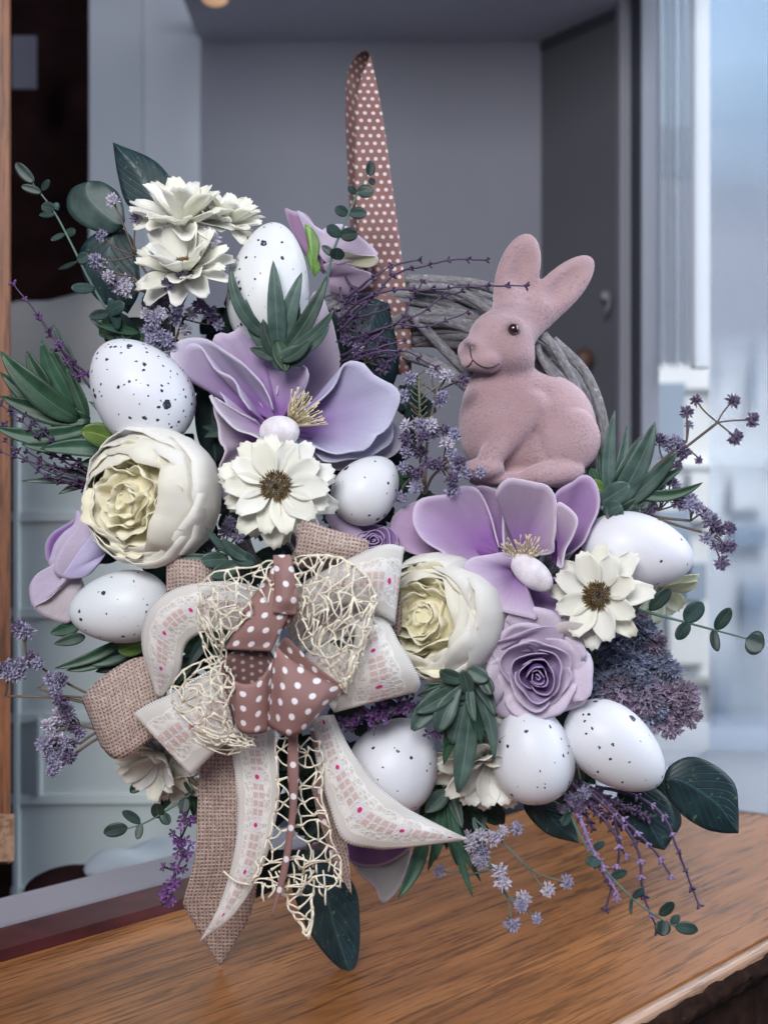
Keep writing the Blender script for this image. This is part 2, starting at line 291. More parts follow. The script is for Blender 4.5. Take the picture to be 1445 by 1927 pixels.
# ------------------------------------------------------------------ mesh helpers
class MB:
    def __init__(s): s.v = []; s.f = []; s.uv = []; s.weld = False
    def grid(s, rows, uvs=None):
        n = len(rows); m = len(rows[0]); b = len(s.v)
        for i, r in enumerate(rows):
            for j, p in enumerate(r):
                s.v.append(tuple(p)); s.uv.append(uvs[i][j] if uvs else (i / (n - 1), j / (m - 1)))
        for i in range(n - 1):
            for j in range(m - 1):
                a = b + i * m + j; s.f.append((a, a + 1, a + m + 1, a + m))
        return s
    def tube(s, pts, radii, sides=6, u0=0.0):
        pts = [Vector(p) for p in pts]; n = len(pts)
        if not hasattr(radii, '__len__'): radii = [radii] * n
        b = len(s.v); ref = None; L = u0
        for i, p in enumerate(pts):
            t = (pts[min(i + 1, n - 1)] - pts[max(i - 1, 0)])
            t = t.normalized() if t.length > 1e-12 else Vector((0, 0, 1))
            if ref is None:
                ref = t.cross(Vector((0.3, 1, 0.2))); 
                if ref.length < 1e-6: ref = t.cross(Vector((1, 0, 0)))
            ref = (ref - t * ref.dot(t)).normalized(); q = t.cross(ref)
            if i: L += (p - pts[i - 1]).length / S / 40
            for k in range(sides):
                a = 2 * PI * k / sides
                s.v.append(tuple(p + (ref * math.cos(a) + q * math.sin(a)) * radii[i])); s.uv.append((L, k / sides))
        for i in range(n - 1):
            for k in range(sides):
                a = b + i * sides + k; c = b + i * sides + (k + 1) % sides
                s.f.append((a, c, c + sides, a + sides))
        s.f.append(tuple(b + k for k in range(sides))[::-1]); s.f.append(tuple(b + (n - 1) * sides + k for k in range(sides)))
        return s
    def box(s, lo, hi):
        b = len(s.v); (x0, y0, z0), (x1, y1, z1) = lo, hi
        for z in (z0, z1):
            for x, y in ((x0, y0), (x1, y0), (x1, y1), (x0, y1)): s.v.append((x, y, z)); s.uv.append((0, 0))
        s.f += [tuple(b + i for i in q) for q in ((3, 2, 1, 0), (4, 5, 6, 7), (0, 1, 5, 4), (1, 2, 6, 5), (2, 3, 7, 6), (3, 0, 4, 7))]
        return s
    def prism(s, poly, z0, z1):
        b = len(s.v); n = len(poly)
        for z in (z0, z1):
            for x, y in poly: s.v.append((x, y, z)); s.uv.append((0, 0))
        s.f.append(tuple(range(b, b + n))[::-1]); s.f.append(tuple(range(b + n, b + 2 * n)))
        for i in range(n):
            j = (i + 1) % n; s.f.append((b + i, b + j, b + n + j, b + n + i))
        return s
    def ball(s, c, r, nu=12, nv=16, fn=None, M3=None):
        rows = []
        for i in range(nu + 1):
            th = PI * i / nu; row = []
            for j in range(nv + 1):
                ph = 2 * PI * j / nv
                q = Vector((math.sin(th) * math.cos(ph), math.sin(th) * math.sin(ph), math.cos(th)))
                if fn: q = fn(q)
                q = Vector((q.x * r[0], q.y * r[1], q.z * r[2]))
                if M3: q = M3 @ q
                row.append(Vector(c) + q)
            rows.append(row)
        s.weld = True
        return s.grid(rows)
    def mesh(s, name, off=Vector((0, 0, 0)), smooth=True):
        me = bpy.data.meshes.new(name)
        me.from_pydata([(x - off.x, y - off.y, z - off.z) for x, y, z in s.v], [], s.f)
        uvl = me.uv_layers.new(name='UVMap'); idx = np.zeros(len(me.loops), dtype=np.int32); me.loops.foreach_get('vertex_index', idx)
        uvl.data.foreach_set('uv', np.array(s.uv, dtype=np.float32)[idx].ravel())
        if smooth: me.polygons.foreach_set('use_smooth', [True] * len(me.polygons))
        if s.weld:
            bm = bmesh.new(); bm.from_mesh(me); bmesh.ops.remove_doubles(bm, verts=bm.verts, dist=2e-7); bm.to_mesh(me); bm.free()
        me.update(); return me
    def build(s, name, mat, parent=None, solid=0.0, smooth=True, color=None):
        if parent is not None: off = parent.matrix_world_loc
        else: a = np.array(s.v); off = Vector((a.min(0) + a.max(0)) / 2)
        me = s.mesh(name, off, smooth); me.materials.append(mat)
        o = bpy.data.objects.new(name, me); C.objects.link(o)
        if parent is not None: o.parent = parent.o if isinstance(parent, Th) else parent
        else: o.location = off
        if solid:
            md = o.modifiers.new('thickness', 'SOLIDIFY'); md.thickness = solid * S; md.offset = 0
        if color: o.color = tuple(color) + (1,)
        return o
class Th:
    """a thing: an Empty at its base; children are given world coordinates"""
    def __init__(s, name, label, cat, loc, group=None):
        s.o = bpy.data.objects.new(name, None); s.o.empty_display_size = .01; C.objects.link(s.o)
        s.o.location = loc; s.matrix_world_loc = Vector(loc); tag(s.o, label, cat, group)
class Sub:
    def __init__(s, o, off): s.o = o; s.matrix_world_loc = off
def tag(o, label=None, cat=None, group=None, kind=None):
    if label: o['label'] = label
    if cat: o['category'] = cat
    if group: o['group'] = group
    if kind: o['kind'] = kind
    return o
def inst(name, me, T, mat4, color=None):
    """an object sharing mesh me, placed by world matrix mat4, as a part of thing T"""
    o = bpy.data.objects.new(name, me); C.objects.link(o); o.parent = T.o
    o.matrix_basis = Matrix.Translation(-T.matrix_world_loc) @ mat4
    if color: o.color = tuple(color) + (1,)
    return o
def crom(pts, n, closed=False):
    """Catmull-Rom through pts, n samples even in arc length"""
    pts = [np.array(p, float) for p in pts]
    if len(pts) == 2: return [pts[0] + (pts[1] - pts[0]) * i / (n - 1) for i in range(n)]
    q = [pts[0] * 2 - pts[1]] + pts + [pts[-1] * 2 - pts[-2]]
    out = []
    for i in range(1, len(q) - 2):
        for k in range(12):
            t = k / 12; a, b, c, d = q[i - 1], q[i], q[i + 1], q[i + 2]
            out.append(.5 * ((2 * b) + (c - a) * t + (2 * a - 5 * b + 4 * c - d) * t * t + (3 * b - a - 3 * c + d) * t ** 3))
    out.append(pts[-1]); out = np.array(out)
    L = np.concatenate([[0], np.cumsum(np.linalg.norm(np.diff(out, axis=0), axis=1))])
    s = np.linspace(0, L[-1], n)
    return [np.array([np.interp(x, L, out[:, k]) for k in range(out.shape[1])]) for x in s]
def loft(Lp, Rp, nu=24, nv=10, bulge=0, wave=0, wf=3, norm=False, crease=0, lacev=False, ufac=1.0, seed=0):
    """surface between two edge lines given as (px, py, depth)"""
    A = crom(Lp, nu); B = crom(Rp, nu); rows = []; uvs = []; ul = 0; pm = None
    for i in range(nu):
        u = i / (nu - 1); a, b = A[i], B[i]; wdt = np.linalg.norm(a[:2] - b[:2]) + abs(a[2] - b[2]) * .5; m = (a + b) / 2
        if pm is not None: ul += np.linalg.norm(m - pm)
        pm = m; row = []; uv = []
        for j in range(nv):
            v = j / (nv - 1); p = a + (b - a) * v
            d = p[2] - bulge * math.sin(PI * v) * min(1, math.sin(PI * min(max(u, .04), .96)) * 1.6) - crease * (1 - abs(2 * v - 1))
            d += wave * math.sin(u * wf * 2 * PI + seed + v * 2) * (abs(2 * v - 1) ** 2)
            row.append(P(p[0], p[1], d))
            uv.append((u, v) if norm else ((ul * ufac, v) if lacev else (ul, (v - .5) * wdt)))
        rows.append(row); uvs.append(uv)
    return MB().grid(rows, uvs)
def fan(base, outline, bulge=0, nt=12, ns=40, ripple=0, rf=4, power=1.0, seed=0.0, rag=0.0):
    """petal surface spreading from base to an outline, all (px, py, depth); u runs base to rim"""
    O = crom(outline, ns); b = np.array(base, float); rows = []; uvs = []
    for i in range(nt + 1):
        t = i / nt; row = []; uv = []
        for j in range(ns):
            s = j / (ns - 1); o = O[j]; p = b + (o - b) * (t * (1 + rag * (noise.noise(Vector((s * 14, seed, 0)))) * t ** 4))
            d = b[2] + (o[2] - b[2]) * t ** power - bulge * math.sin(PI * t ** .8) + ripple * math.sin(s * rf * 2 * PI + seed) * t ** 3
            row.append(P(p[0], p[1], d)); uv.append((t, s))
        rows.append(row); uvs.append(uv)
    return MB().grid(rows, uvs)
def leaf(b, t, w, prof='lance', bend=0.0, fold=.25, arch=0.0, twist=0.0, n=12, serr=0.0):
    b = np.array(b, float); t = np.array(t, float); dv = t - b; L = np.linalg.norm(dv[:2]) + 1e-6
    px = np.array([-dv[1], dv[0]]) / L
    c = (b + t) / 2; c[:2] += px * bend * 2; c[2] -= arch * 2
    rows = []; uvs = []
    for i in range(n + 1):
        u = i / n; p = b * (1 - u) ** 2 + 2 * c * u * (1 - u) + t * u * u
        tg = 2 * (c - b) * (1 - u) + 2 * (t - c) * u; tl = np.linalg.norm(tg[:2]) + 1e-6; q = np.array([-tg[1], tg[0]]) / tl
        if prof == 'lance': ww = math.sin(PI * min(1, .04 + .96 * u ** .8)) ** .75
        elif prof == 'spoon': ww = math.sin(PI * min(1, .03 + .95 * u ** 1.5)) ** .7
        elif prof == 'oval': ww = max(0.02, 1 - abs(2 * u - 1) ** 2.2) ** .6
        else: ww = max(0.0, math.sin(PI * u ** .75)) ** .62 * (1 - .25 * u ** 3)
        ww = ww * w / 2 + .4; tw = twist * (u - .3); row = []; uv = []
        for j in range(7):
            v = j / 3 - 1; e = ww * (1 + (serr * math.sin(u * 60) if abs(v) == 1 else 0)) * v
            d = p[2] - fold * abs(e) + e * math.sin(tw)
            row.append(P(p[0] + q[0] * e * math.cos(tw), p[1] + q[1] * e * math.cos(tw), d)); uv.append((u, j / 6))
        rows.append(row); uvs.append(uv)
    return MB().grid(rows, uvs)
def Rt(ax, a): return Matrix.Rotation(a, 4, ax)
def facing(n):
    """matrix whose z axis is n (x right, y depth, z up space)"""
    return Vector(n).normalized().to_track_quat('Z', 'Y').to_matrix().to_4x4()
def path(*p): return [P(*q) for q in p]
def smooth_path(pts, n): return [P(*q) for q in crom(pts, n)]
# ================================================================== SETTING
def panel(name, a, b, z0, z1, mat, thick=.02, parent=None, px=True, label=None, cat=None, kind='structure'):
    """upright slab; a and b are (px, depth) plan points, z0/z1 metres"""
    pa = P(a[0], CY, a[1]); pb = P(b[0], CY, b[1]); t = (pb - pa).normalized(); nrm = Vector((-t.y, t.x, 0))
    if nrm.y < 0: nrm = -nrm
    m = MB().prism([(pa.x, pa.y), (pb.x, pb.y), (pb.x + nrm.x * thick, pb.y + nrm.y * thick), (pa.x + nrm.x * thick, pa.y + nrm.y * thick)], z0, z1)
    o = m.build(name, mat, parent, smooth=False)
    if kind and parent is None: tag(o, kind=kind)
    if label: tag(o, label, cat)
    return o
def zz(py, d): return P(CX, py, d).z
# wooden board: one long diagonal plank, 45 degrees to the camera
def bp(x, d): return (x * S, d * S)
def strip(n0, n1, s0, s1, z0, z1, nv=None):
    """slab along the board direction; n is the signed distance (u) across, s the distance along"""
    r = math.sqrt(.5); f = lambda s, n: ((s * r - n * r) * S, (s * r + n * r) * S)
    return MB().prism([f(s0, n0), f(s1, n0), f(s1, n1), f(s0, n1)], z0 * S, z1 * S)
FR, BK = -492, 470
bo = strip(FR + 26, BK, -1500, 1560, -60, 0).build('windowsill', M['board'], smooth=False); tag(bo, kind='structure')
eo = strip(FR, FR + 26, -1500, 2600, -58, -1).build('windowsill_edge', M['board_edge'], smooth=False); tag(eo, kind='structure')
md = eo.modifiers.new('b', 'BEVEL'); md.width = 10 * S; md.segments = 3
# dark live edge under the board front
rows = []; r = math.sqrt(.5)
for i in range(160):
    s = -1400 + i * 25; row = []
    for j in range(12):
        a = j / 11 * PI; nn = FR + 8 - 20 * math.sin(a) * (1 + .5 * noise.noise(Vector((s * .02, j * .4, 0)))); z = -8 - 60 * j / 11 + 10 * noise.noise(Vector((s * .03, j * .6, 5)))
        row.append(((s * r - nn * r) * S, (s * r + nn * r) * S, z * S))
    rows.append(row)
tag(MB().grid(rows).build('windowsill_bark', M['bark']), kind='structure')
tag(MB().box((-3, -3, -.6), (3, 3, -.55)).build('floor', wall('dark floor', (0.05, 0.045, 0.05)), smooth=False), kind='structure')
tag(strip(FR + 24, FR + 60, -1500, 2600, -900, -61).build('added_dark_apron', M['bark'], smooth=False), kind='structure')  # dark apron added to keep the gap under the board dark
# rails of the old window frame behind the board
T = Th('window_frame', 'dark red lacquered window frame rail with grey inner plank behind the wooden board', 'window frame', (-.16, .06, 0))
strip(BK + 2, BK + 110, -1500, 420, -40, 22).build('bottom_rail', M['red_wood'], T, smooth=False)
strip(BK + 114, BK + 260, -1500, 420, -40, 27).build('inner_plank', wall('grey painted plank', (0.27, 0.26, 0.29), .2), T, smooth=False)
# room beyond
WD = 2600
M['wall'] = wall('grey wall', (0.255, 0.26, 0.30)); M['wall_pale'] = wall('pale grey wall', (0.50, 0.53, 0.57)); M['wall_dark'] = wall('charcoal wall', (0.10, 0.10, 0.115))
ZC = zz(78, WD)
panel('wall_back', (330, WD), (1018, WD), -.5, ZC + .1, M['wall'])
panel('wall_pale', (262, WD - 60), (376, WD - 60), -.5, ZC + .6, M['wall_pale'])
panel('wall_pale_side', (168, WD - 140), (268, WD - 90), -.5, ZC + .6, wall('soft grey wall', (0.42, 0.45, 0.48)))
panel('wall_right', (1018, WD), (1172, 2255), -.5, ZC + .05, M['wall_dark'])
tag(panel('wall_trim', (1016, WD - 8), (1172, 2247), ZC - .012, ZC - .001, wall('dark trim', (.05, .05, .06)), .003))
cl = MB().box((P(376, 0, WD).x, P(0, 0, 900).y, ZC), (P(1018, 0, WD).x + .085, P(0, 0, WD + 200).y, ZC + .02)).build('ceiling', wall('ceiling paint', (0.42, 0.43, 0.49)), smooth=False); tag(cl, kind='structure')
panel('door_interior', (-400, WD + 150), (176, WD + 150), -.6, ZC + .6, M['black_wood'])
tag(panel('door_post', (-260, 560), (17, 560), 0.0, 1.4, M['orange_wood'], .004, kind=None), 'orange brown wooden door post along the left edge', 'door post')
tag(panel('wooden_block', (-200, 520), (24, 520), zz(1622, 520), zz(1535, 520), M['board_edge'], .004, kind=None), 'small pale wooden block low against the left door post', 'wooden block')
tag(panel('paper_notice', (22, 2350), (68, 2350), zz(166, 2350), zz(66, 2350), wall('dim paper', (0.10, 0.10, 0.13)), .003, kind=None), 'dim grey sheet hanging in the dark doorway at top left', 'paper')
tag(MB().ball(P(1099, 676, 2330), (.011, .008, .013), fn=lambda q: Vector((q.x * (1 + .2 * q.z), q.y, q.z))).build('brown_blob', simple('plain brown', (.10, .05, .035), .5)), 'small brown blob on the charcoal wall behind the wreath', 'blob')  # plain brown blob, its use not known
T = Th('wall_hook', 'small metal hook on the charcoal wall right of the rabbit ears', 'hook', P(1140, 560, 2290))
MB().ball(P(1140, 556, 2290), (.006, .005, .006), 8, 10).build('plate', simple('dull metal', (.3, .3, .32), .4), T)
MB().tube(smooth_path([(1138, 550, 2290), (1146, 556, 2260), (1144, 580, 2250), (1138, 590, 2262)], 10), .0022, 6).build('hook', simple('hook metal', (.2, .2, .22), .4), T)
# lamp glow behind: small warm ceiling lamp
em = NT('warm lamp glass'); em.col((1, .7, .4)); em.set('Emission Color', (1, .55, .3, 1)); em.set('Emission Strength', .38)
tag(MB().ball(P(404, -8, 2200), (.016, .016, .010)).build('ceiling_lamp', em.m), 'small warm glowing lamp at the top of the pale wall', 'lamp')
# pale low cabinet with glass panels at lower left, cushion above it
T = Th('glass_cabinet', 'blurred pale grey green cabinet with horizontal rails at lower left', 'cabinet', P(230, 1640, 1250), None)
cg = wall('milky glass', (0.56, 0.62, 0.60), .16); cr = wall('pale rail', (0.62, 0.68, 0.66), .08)
ys = [715, 972, 1154, 1352, 1505, 1680]
for i in range(5):
    panel('glass_pane', (24, 1250), (520, 1250), zz(ys[i + 1], 1250) + .004, zz(ys[i], 1250) - .004, cg, .02, T, kind=None)
    panel('rail', (20, 1235), (530, 1235), zz(ys[i + 1], 1235) - .004, zz(ys[i + 1], 1235) + .004, cr, .03, T, kind=None)
panel('upright', (26, 1225), (34, 1225), zz(1690, 1225), zz(700, 1225), cr, .02, T, kind=None)
panel('upright', (70, 1225), (76, 1225), zz(1500, 1225), zz(1352, 1225), cr, .02, T, kind=None)
o = MB().ball(P(150, 690, 1750), (.115, .04, .075), fn=lambda q: Vector((q.x * (1 + .1 * q.z), q.y, q.z + .08 * math.sin(q.x * 7)))).build('cushion', wall('beige cloth', (0.34, 0.33, 0.31), .15))
tag(o, 'blurred beige cushion on the pale cabinet behind the left leaves', 'cushion')
o = MB().ball(P(130, 1672, 700), (.034, .02, .0165), fn=lambda q: Vector((q.x, q.y, max(q.z, -.5) + .2 * q.x))).build('shadow_patch', M['black_wood'])  # dark lump that paints the shadow patch behind the rail
tag(o, 'dark lump standing for the shadow patch behind the window rail at lower left', 'cloth')
o = MB().ball(P(285, 1618, 640), (.05, .02, .012), fn=lambda q: Vector((q.x, q.y, max(q.z, -.6) + .5 * q.x + .22 * math.sin(q.x * 7 + q.y * 3)))).build('pale_cloth', wall('pale cloth', (.36, .41, .45)))
tag(o, 'crumpled pale blue cloth behind the tail of the burlap ribbon', 'cloth')
# window at the right: frame strips, drawn curtain, pane, and what lies outside
T = Th('window', 'tall bright window with grey frame strips and frosted pane on the right', 'window', P(1300, 1500, 1750))
alu = [wall('frame grey', (0.27, 0.27, 0.30)), wall('frame black', (0.03, 0.03, 0.045)), wall('frame blue grey', (0.34, 0.36, 0.42)), wall('frame white', (0.78, 0.82, 0.86))]
for a, b, d, k in ((1166, 1180, 2200, 0), (1180, 1194, 2215, 2), (1190, 1212, 2180, 1), (1208, 1240, 2150, 2)):
    panel('frame_strip', (a, d), (b, d), -.5, 1.6, alu[k], .03, T, kind=None)
panel('frame_strip', (1308, 1850), (1336, 1850), zz(690, 1850), 1.6, alu[3], .02, T, kind=None)
gm = NT('frosted glass'); gm.col((.75, .82, .92)); gm.set('Roughness', .07); gm.bump(gm.math('SINE', gm.math('MULTIPLY', gm.n('ShaderNodeSeparateXYZ', {0: gm.obj()}).outputs[2], 2600.0)), .25, .0003); gm.set('Transmission Weight', 1.0); gm.set('IOR', 1.25); 

panel('pane', (1334, 1870), (1800, 1700), -.4, 1.6, gm.m, .004, T, kind=None)
# curtain: hanging folds
rows = []
for i in range(3):
    row = []
    for j in range(90):
        px = 1234 + j * .95; d = 1960 + 110 * math.sin(j * .62 + 1.2 * math.sin(j * .21)) + 30 * math.sin(j * 1.9)
        p = P(px, CY, d); row.append((p.x, p.y, (zz(688, 1960), .9, 1.7)[i]))
    rows.append(row)
cm = NT('sheer curtain'); cm.col((.74, .79, .86)); cm.set('Roughness', .6)
mx = cm.translucent(.5, (.86, .90, .96)); tp = cm.n('ShaderNodeBsdfTransparent', {0: (1, 1, 1, 1)}); lw = cm.n('ShaderNodeLayerWeight', {0: .35}); m2 = cm.n('ShaderNodeMixShader', {0: cm.math('ADD', .5, cm.math('MULTIPLY', lw.outputs[1], .75)), 1: tp.outputs[0], 2: mx.outputs[0]}); cm.t.links.new(m2.outputs[0], cm.out.inputs[0])
tag(MB().grid(rows).build('sheer_curtain', cm.m), 'narrow sheer white curtain hanging in folds beside the frosted pane', 'curtain')
# outside: sky backdrop, dark tree band, pale facade whose lower blocks stand for reflections
sk = NT('bright sky'); sk.col((0, 0, 0)); ob = sk.obj(); z = sk.n('ShaderNodeSeparateXYZ', {0: ob}).outputs[2]
c = sk.mix(sk.ramp(sk.noise(.9, ob, 2), .35, .65), (.42, .66, .95), (.66, .83, 1.0)); sk.t.links.new(c, sk.b.inputs['Emission Color']); sk.set('Emission Strength', .85)
tag(MB().box((0.4, 3.4, -3), (6.5, 3.45, 4)).build('sky', sk.m, smooth=False), kind='structure')
T = Th('neighbouring_building', 'blurred pale building with ledges, lower blocks standing for reflections in the window on the right', 'building', P(1400, 1500, 6500))
def fac(name, x0, x1, y0, y1, c, d):
    m = MB(); a = P(x0, y1, d); b = P(x1, y0, d); m.box((a.x, a.y, a.z), (b.x, b.y + .12, b.z)); return m.build(name, wall(name + ' paint', c, .1), T, smooth=False)
fac('wall', 1120, 1800, 300, 1900, (.36, .38, .43), 6600)
fac('roof', 1120, 1800, 236, 326, (.24, .31, .38), 6560)
fac('lower_wall', 1120, 1800, 690, 1900, (.70, .72, .73), 6540)
for y, h, cc in ((682, 50, .85), (868, 10, .9), (1275, 14, .4)): fac('ledge', 1120, 1800, y, y + h, (cc * .93, cc * .97, cc), 6480)
for x0, x1, y0, y1 in ((1225, 1290, 720, 860), (1414, 1426, 684, 760), (1350, 1354, 684, 740), (1240, 1300, 960, 1100), (1380, 1445, 990, 1030), (1290, 1330, 1060, 1130), (1215, 1235, 900, 1500), (1345, 1445, 1280, 1330), (1352, 1372, 1330, 1500), (1250, 1300, 1290, 1400), (1400, 1445, 1100, 1180), (1150, 1230, 880, 1200)):
    fac('window', x0, x1, y0, y1, (.30, .37, .46), 6440)  # lower blocks stand for reflections in the glass
for x0, x1, y0, y1 in ((1300, 1340, 890, 980), (1380, 1440, 900, 960), (1260, 1330, 1140, 1250), (1375, 1440, 1360, 1480), (1250, 1340, 1400, 1480)):
    fac('panel', x0, x1, y0, y1, (.72, .75, .76), 6440)
# curved grey inner floor behind the board on the right
o = MB().prism([tuple(P(x, CY, d).xy) for x, d in ((900, 1290), (1130, 1150), (1290, 1120), (1420, 1020), (1600, 900), (1900, 1500), (1500, 2400), (1000, 2400))], -.014, .0012).build('inner_sill', wall('grey inner sill', (.30, .32, .36)), smooth=False); tag(o, kind='structure')
# ================================================================== EGGS
def egg(i, px, py, d, long_, short, ang, thr, thr2, label, tint=(0.74, 0.75, 0.80), tip=.16, yaw=0.0):
    k = K(d); a = math.radians(ang)      # ang: direction of the narrow end, degrees clockwise from up
    ax = Vector((math.sin(a) * math.cos(yaw), -math.sin(yaw), math.cos(a) * math.cos(yaw))); M3 = ax.to_track_quat('Z', 'Y').to_matrix()
    m = MB().ball(P(px, py, d), (short * k, short * k, long_ * k), 32, 44, fn=lambda q: Vector((q.x * (1 - tip * q.z), q.y * (1 - tip * q.z), q.z)), M3=M3)
    o = m.build('speckled_egg', egg_mat(i, thr, thr2, tint)); tag(o, label, 'egg', 'speckled eggs in the wreath'); return o
egg(0, 264, 738, -130, 112, 89, -38, .55, .22, 'large white egg with dense black speckles beside the left green leaves', yaw=.1)
egg(1, 506, 540, -60, 122, 76, 6, .78, .70, 'tall white egg standing upright behind the topmost narrow leaf cluster', (0.74, 0.76, 0.72))
egg(2, 690, 921, -120, 71, 59, 40, .50, .72, 'small speckled egg tucked under the big open lilac magnolia', (0.76, 0.75, 0.76))
egg(3, 226, 1143, -150, 96, 68, -97, .74, .72, 'egg lying on its side between the left peony and the burlap loop', (0.70, 0.74, 0.74))
egg(4, 1200, 1038, -110, 105, 72, 100, .80, .93, 'nearly plain white egg beside the daisy at the right edge of the arrangement', (0.80, 0.78, 0.82))
egg(5, 742, 1440, -130, 92, 84, 28, .93, .90, 'round plain white egg partly covered by the long lace ribbon tail')
egg(6, 1000, 1417, -150, 97, 77, -12, .72, .74, 'speckled egg directly under the open lilac rose')
egg(7, 1158, 1407, -140, 107, 72, 128, .66, .84, 'elongated speckled egg above the dark teal leaves at lower right')
# ================================================================== WILLOW WREATH
T = Th('wicker_wreath', 'greyed willow twig wreath carrying the whole spring arrangement', 'wreath', P(770, 1290, 40))
RC = (772, 893); RR = 306; rm = 66
for i in range(46):
    a0 = rnd.uniform(0, 2 * PI); span = rnd.uniform(2.2, 4.6); th0 = rnd.uniform(0, 2 * PI); kk = rnd.choice((-1, 1)) * rnd.uniform(.5, 1.7)
    rr = rm * rnd.uniform(.62, 1.0); tr = rnd.uniform(6.5, 12); pts = []; rad = []
    n = 44
    for j in range(n):
        u = j / (n - 1); a = a0 + span * u; th = th0 + kk * a
        wob = 8 * noise.noise(Vector((u * 5, i, 0))); R_ = RR + (rr + wob) * math.cos(th)
        pts.append(P(RC[0] + R_ * math.cos(a), RC[1] - R_ * math.sin(a), 70 + (rr + wob) * math.sin(th) * .8)); rad.append(tr * S * (1 + .15 * noise.noise(Vector((u * 9, i, 3)))) * (.55 + .45 * min(1, u * 6, (1 - u) * 6)))
    MB().tube(pts, rad, 9).build('willow_rod', M['wicker'], T)
# extra rods showing at the top right of the ring
for i, (q, tr) in enumerate((([(768, 585, -6), (820, 640, -14), (880, 700, -8), (960, 760, 10)], 10), ([(770, 540, -4), (850, 545, -12), (915, 580, -16), (1000, 660, -10)], 9), ([(765, 525, 20), (830, 528, 10), (900, 535, 10), (960, 560, 20), (1030, 620, 22)], 10),
        ([(760, 665, -6), (830, 690, -18), (890, 735, -10)], 12), ([(1000, 620, -12), (1040, 650, -22), (1080, 720, -20), (1110, 800, -10), (1120, 900, 0)], 9), ([(1040, 640, 10), (1100, 700, -4), (1132, 780, -8), (1138, 860, 0), (1130, 930, 4)], 10), ([(1010, 650, -20), (1028, 690, -26), (1090, 770, -16)], 7), ([(790, 600, -20), (850, 610, -30), (930, 640, -10)], 7))):
    MB().tube(smooth_path(q, 26), tr * S, 9).build('willow_rod', M['wicker'], T)
# ================================================================== RABBIT (signed distance field, surface nets)
def rabbit_field():
    st = 3.0; xs = np.arange(838, 1140, st); ys = np.arange(-125, 120, st); zs = np.arange(430, 936, st)   # zs are photo rows
    X, Y, Z = np.meshgrid(xs, ys, zs, indexing='ij')
    def ell(c, r, a=0.0, b=0.0):
        x = X - c[0]; y = Y - c[1]; z = Z - c[2]; ca, sa = math.cos(a), math.sin(a)
        x, z = x * ca + z * sa, -x * sa + z * ca
        cb, sb = math.cos(b), math.sin(b); x, y = x * cb + y * sb, -x * sb + y * cb
        k0 = np.sqrt((x / r[0]) ** 2 + (y / r[1]) ** 2 + (z / r[2]) ** 2); k1 = np.sqrt((x / r[0] ** 2) ** 2 + (y / r[1] ** 2) ** 2 + (z / r[2] ** 2) ** 2) + 1e-9
        return k0 * (k0 - 1) / k1
    def cap(a, b, ra, rb):
        a = np.array(a, float); b = np.array(b, float); ab = b - a
        h = np.clip(((X - a[0]) * ab[0] + (Y - a[1]) * ab[1] + (Z - a[2]) * ab[2]) / ab.dot(ab), 0, 1)
        return np.sqrt((X - a[0] - ab[0] * h) ** 2 + (Y - a[1] - ab[1] * h) ** 2 + (Z - a[2] - ab[2] * h) ** 2) - (ra + (rb - ra) * h)
    def su(a, b, k):
        h = np.clip(.5 + .5 * (b - a) / k, 0, 1); return b + (a - b) * h - k * h * (1 - h)
    def ss(a, b, k): return -su(-a, b, k)
    f = ell((1034, 5, 812), (89, 82, 106)); f = su(f, ell((938, 0, 800), (76, 72, 98)), 34)
    f = su(f, ell((950, -4, 730), (66, 58, 60)), 30)
    f = ss(f, ell((1008, -84, 838), (10, 22, 52), -.5), 12); f = su(f, ell((1066, -52, 832), (54, 44, 60), .1), 5)
    f = su(f, cap((998, -52, 772), (918, -66, 862), 30, 23), 9)
    f = su(f, ell((903, -66, 885), (39, 32, 21), -.05), 9)
    f = su(f, ell((1030, -74, 893), (58, 26, 23), -.08), 7)
    f = su(f, ell((985, -20, 905), (105, 60, 18)), 14)
    head = ell((940, -28, 648), (62, 58, 62)); head = su(head, ell((950, -34, 684), (50, 44, 34)), 20)
    head = su(head, ell((893, -52, 672), (36, 34, 30), .35), 16)
    head = su(head, ell((884, -62, 690), (20, 22, 16)), 7); head = su(head, ell((910, -72, 690), (27, 22, 20)), 7)
    head = su(head, ell((877, -74, 664), (11, 10, 9)), 6)
    head = ss(head, ell((956, -88, 632), (13, 12, 10)), 8)
    f = su(f, head, 13)
    e1 = ell((972, -14, 520), (40, 17, 80), .28); e1 = ss(e1, ell((975, -36, 516), (25, 19, 60), .28), 9)
    e2 = ell((1046, -16, 553), (37, 18, 92), .79); e2 = ss(e2, ell((1058, -38, 541), (22, 19, 60), .79), 9); e2 = su(e2, cap((985, -20, 618), (1010, -16, 590), 32, 27), 22)
    e1 = su(e1, cap((958, -20, 600), (962, -16, 570), 36, 29), 20); f = su(f, e1, 12); f = su(f, e2, 12)
    f = np.maximum(f, Z - 917)
    return f, xs, ys, zs
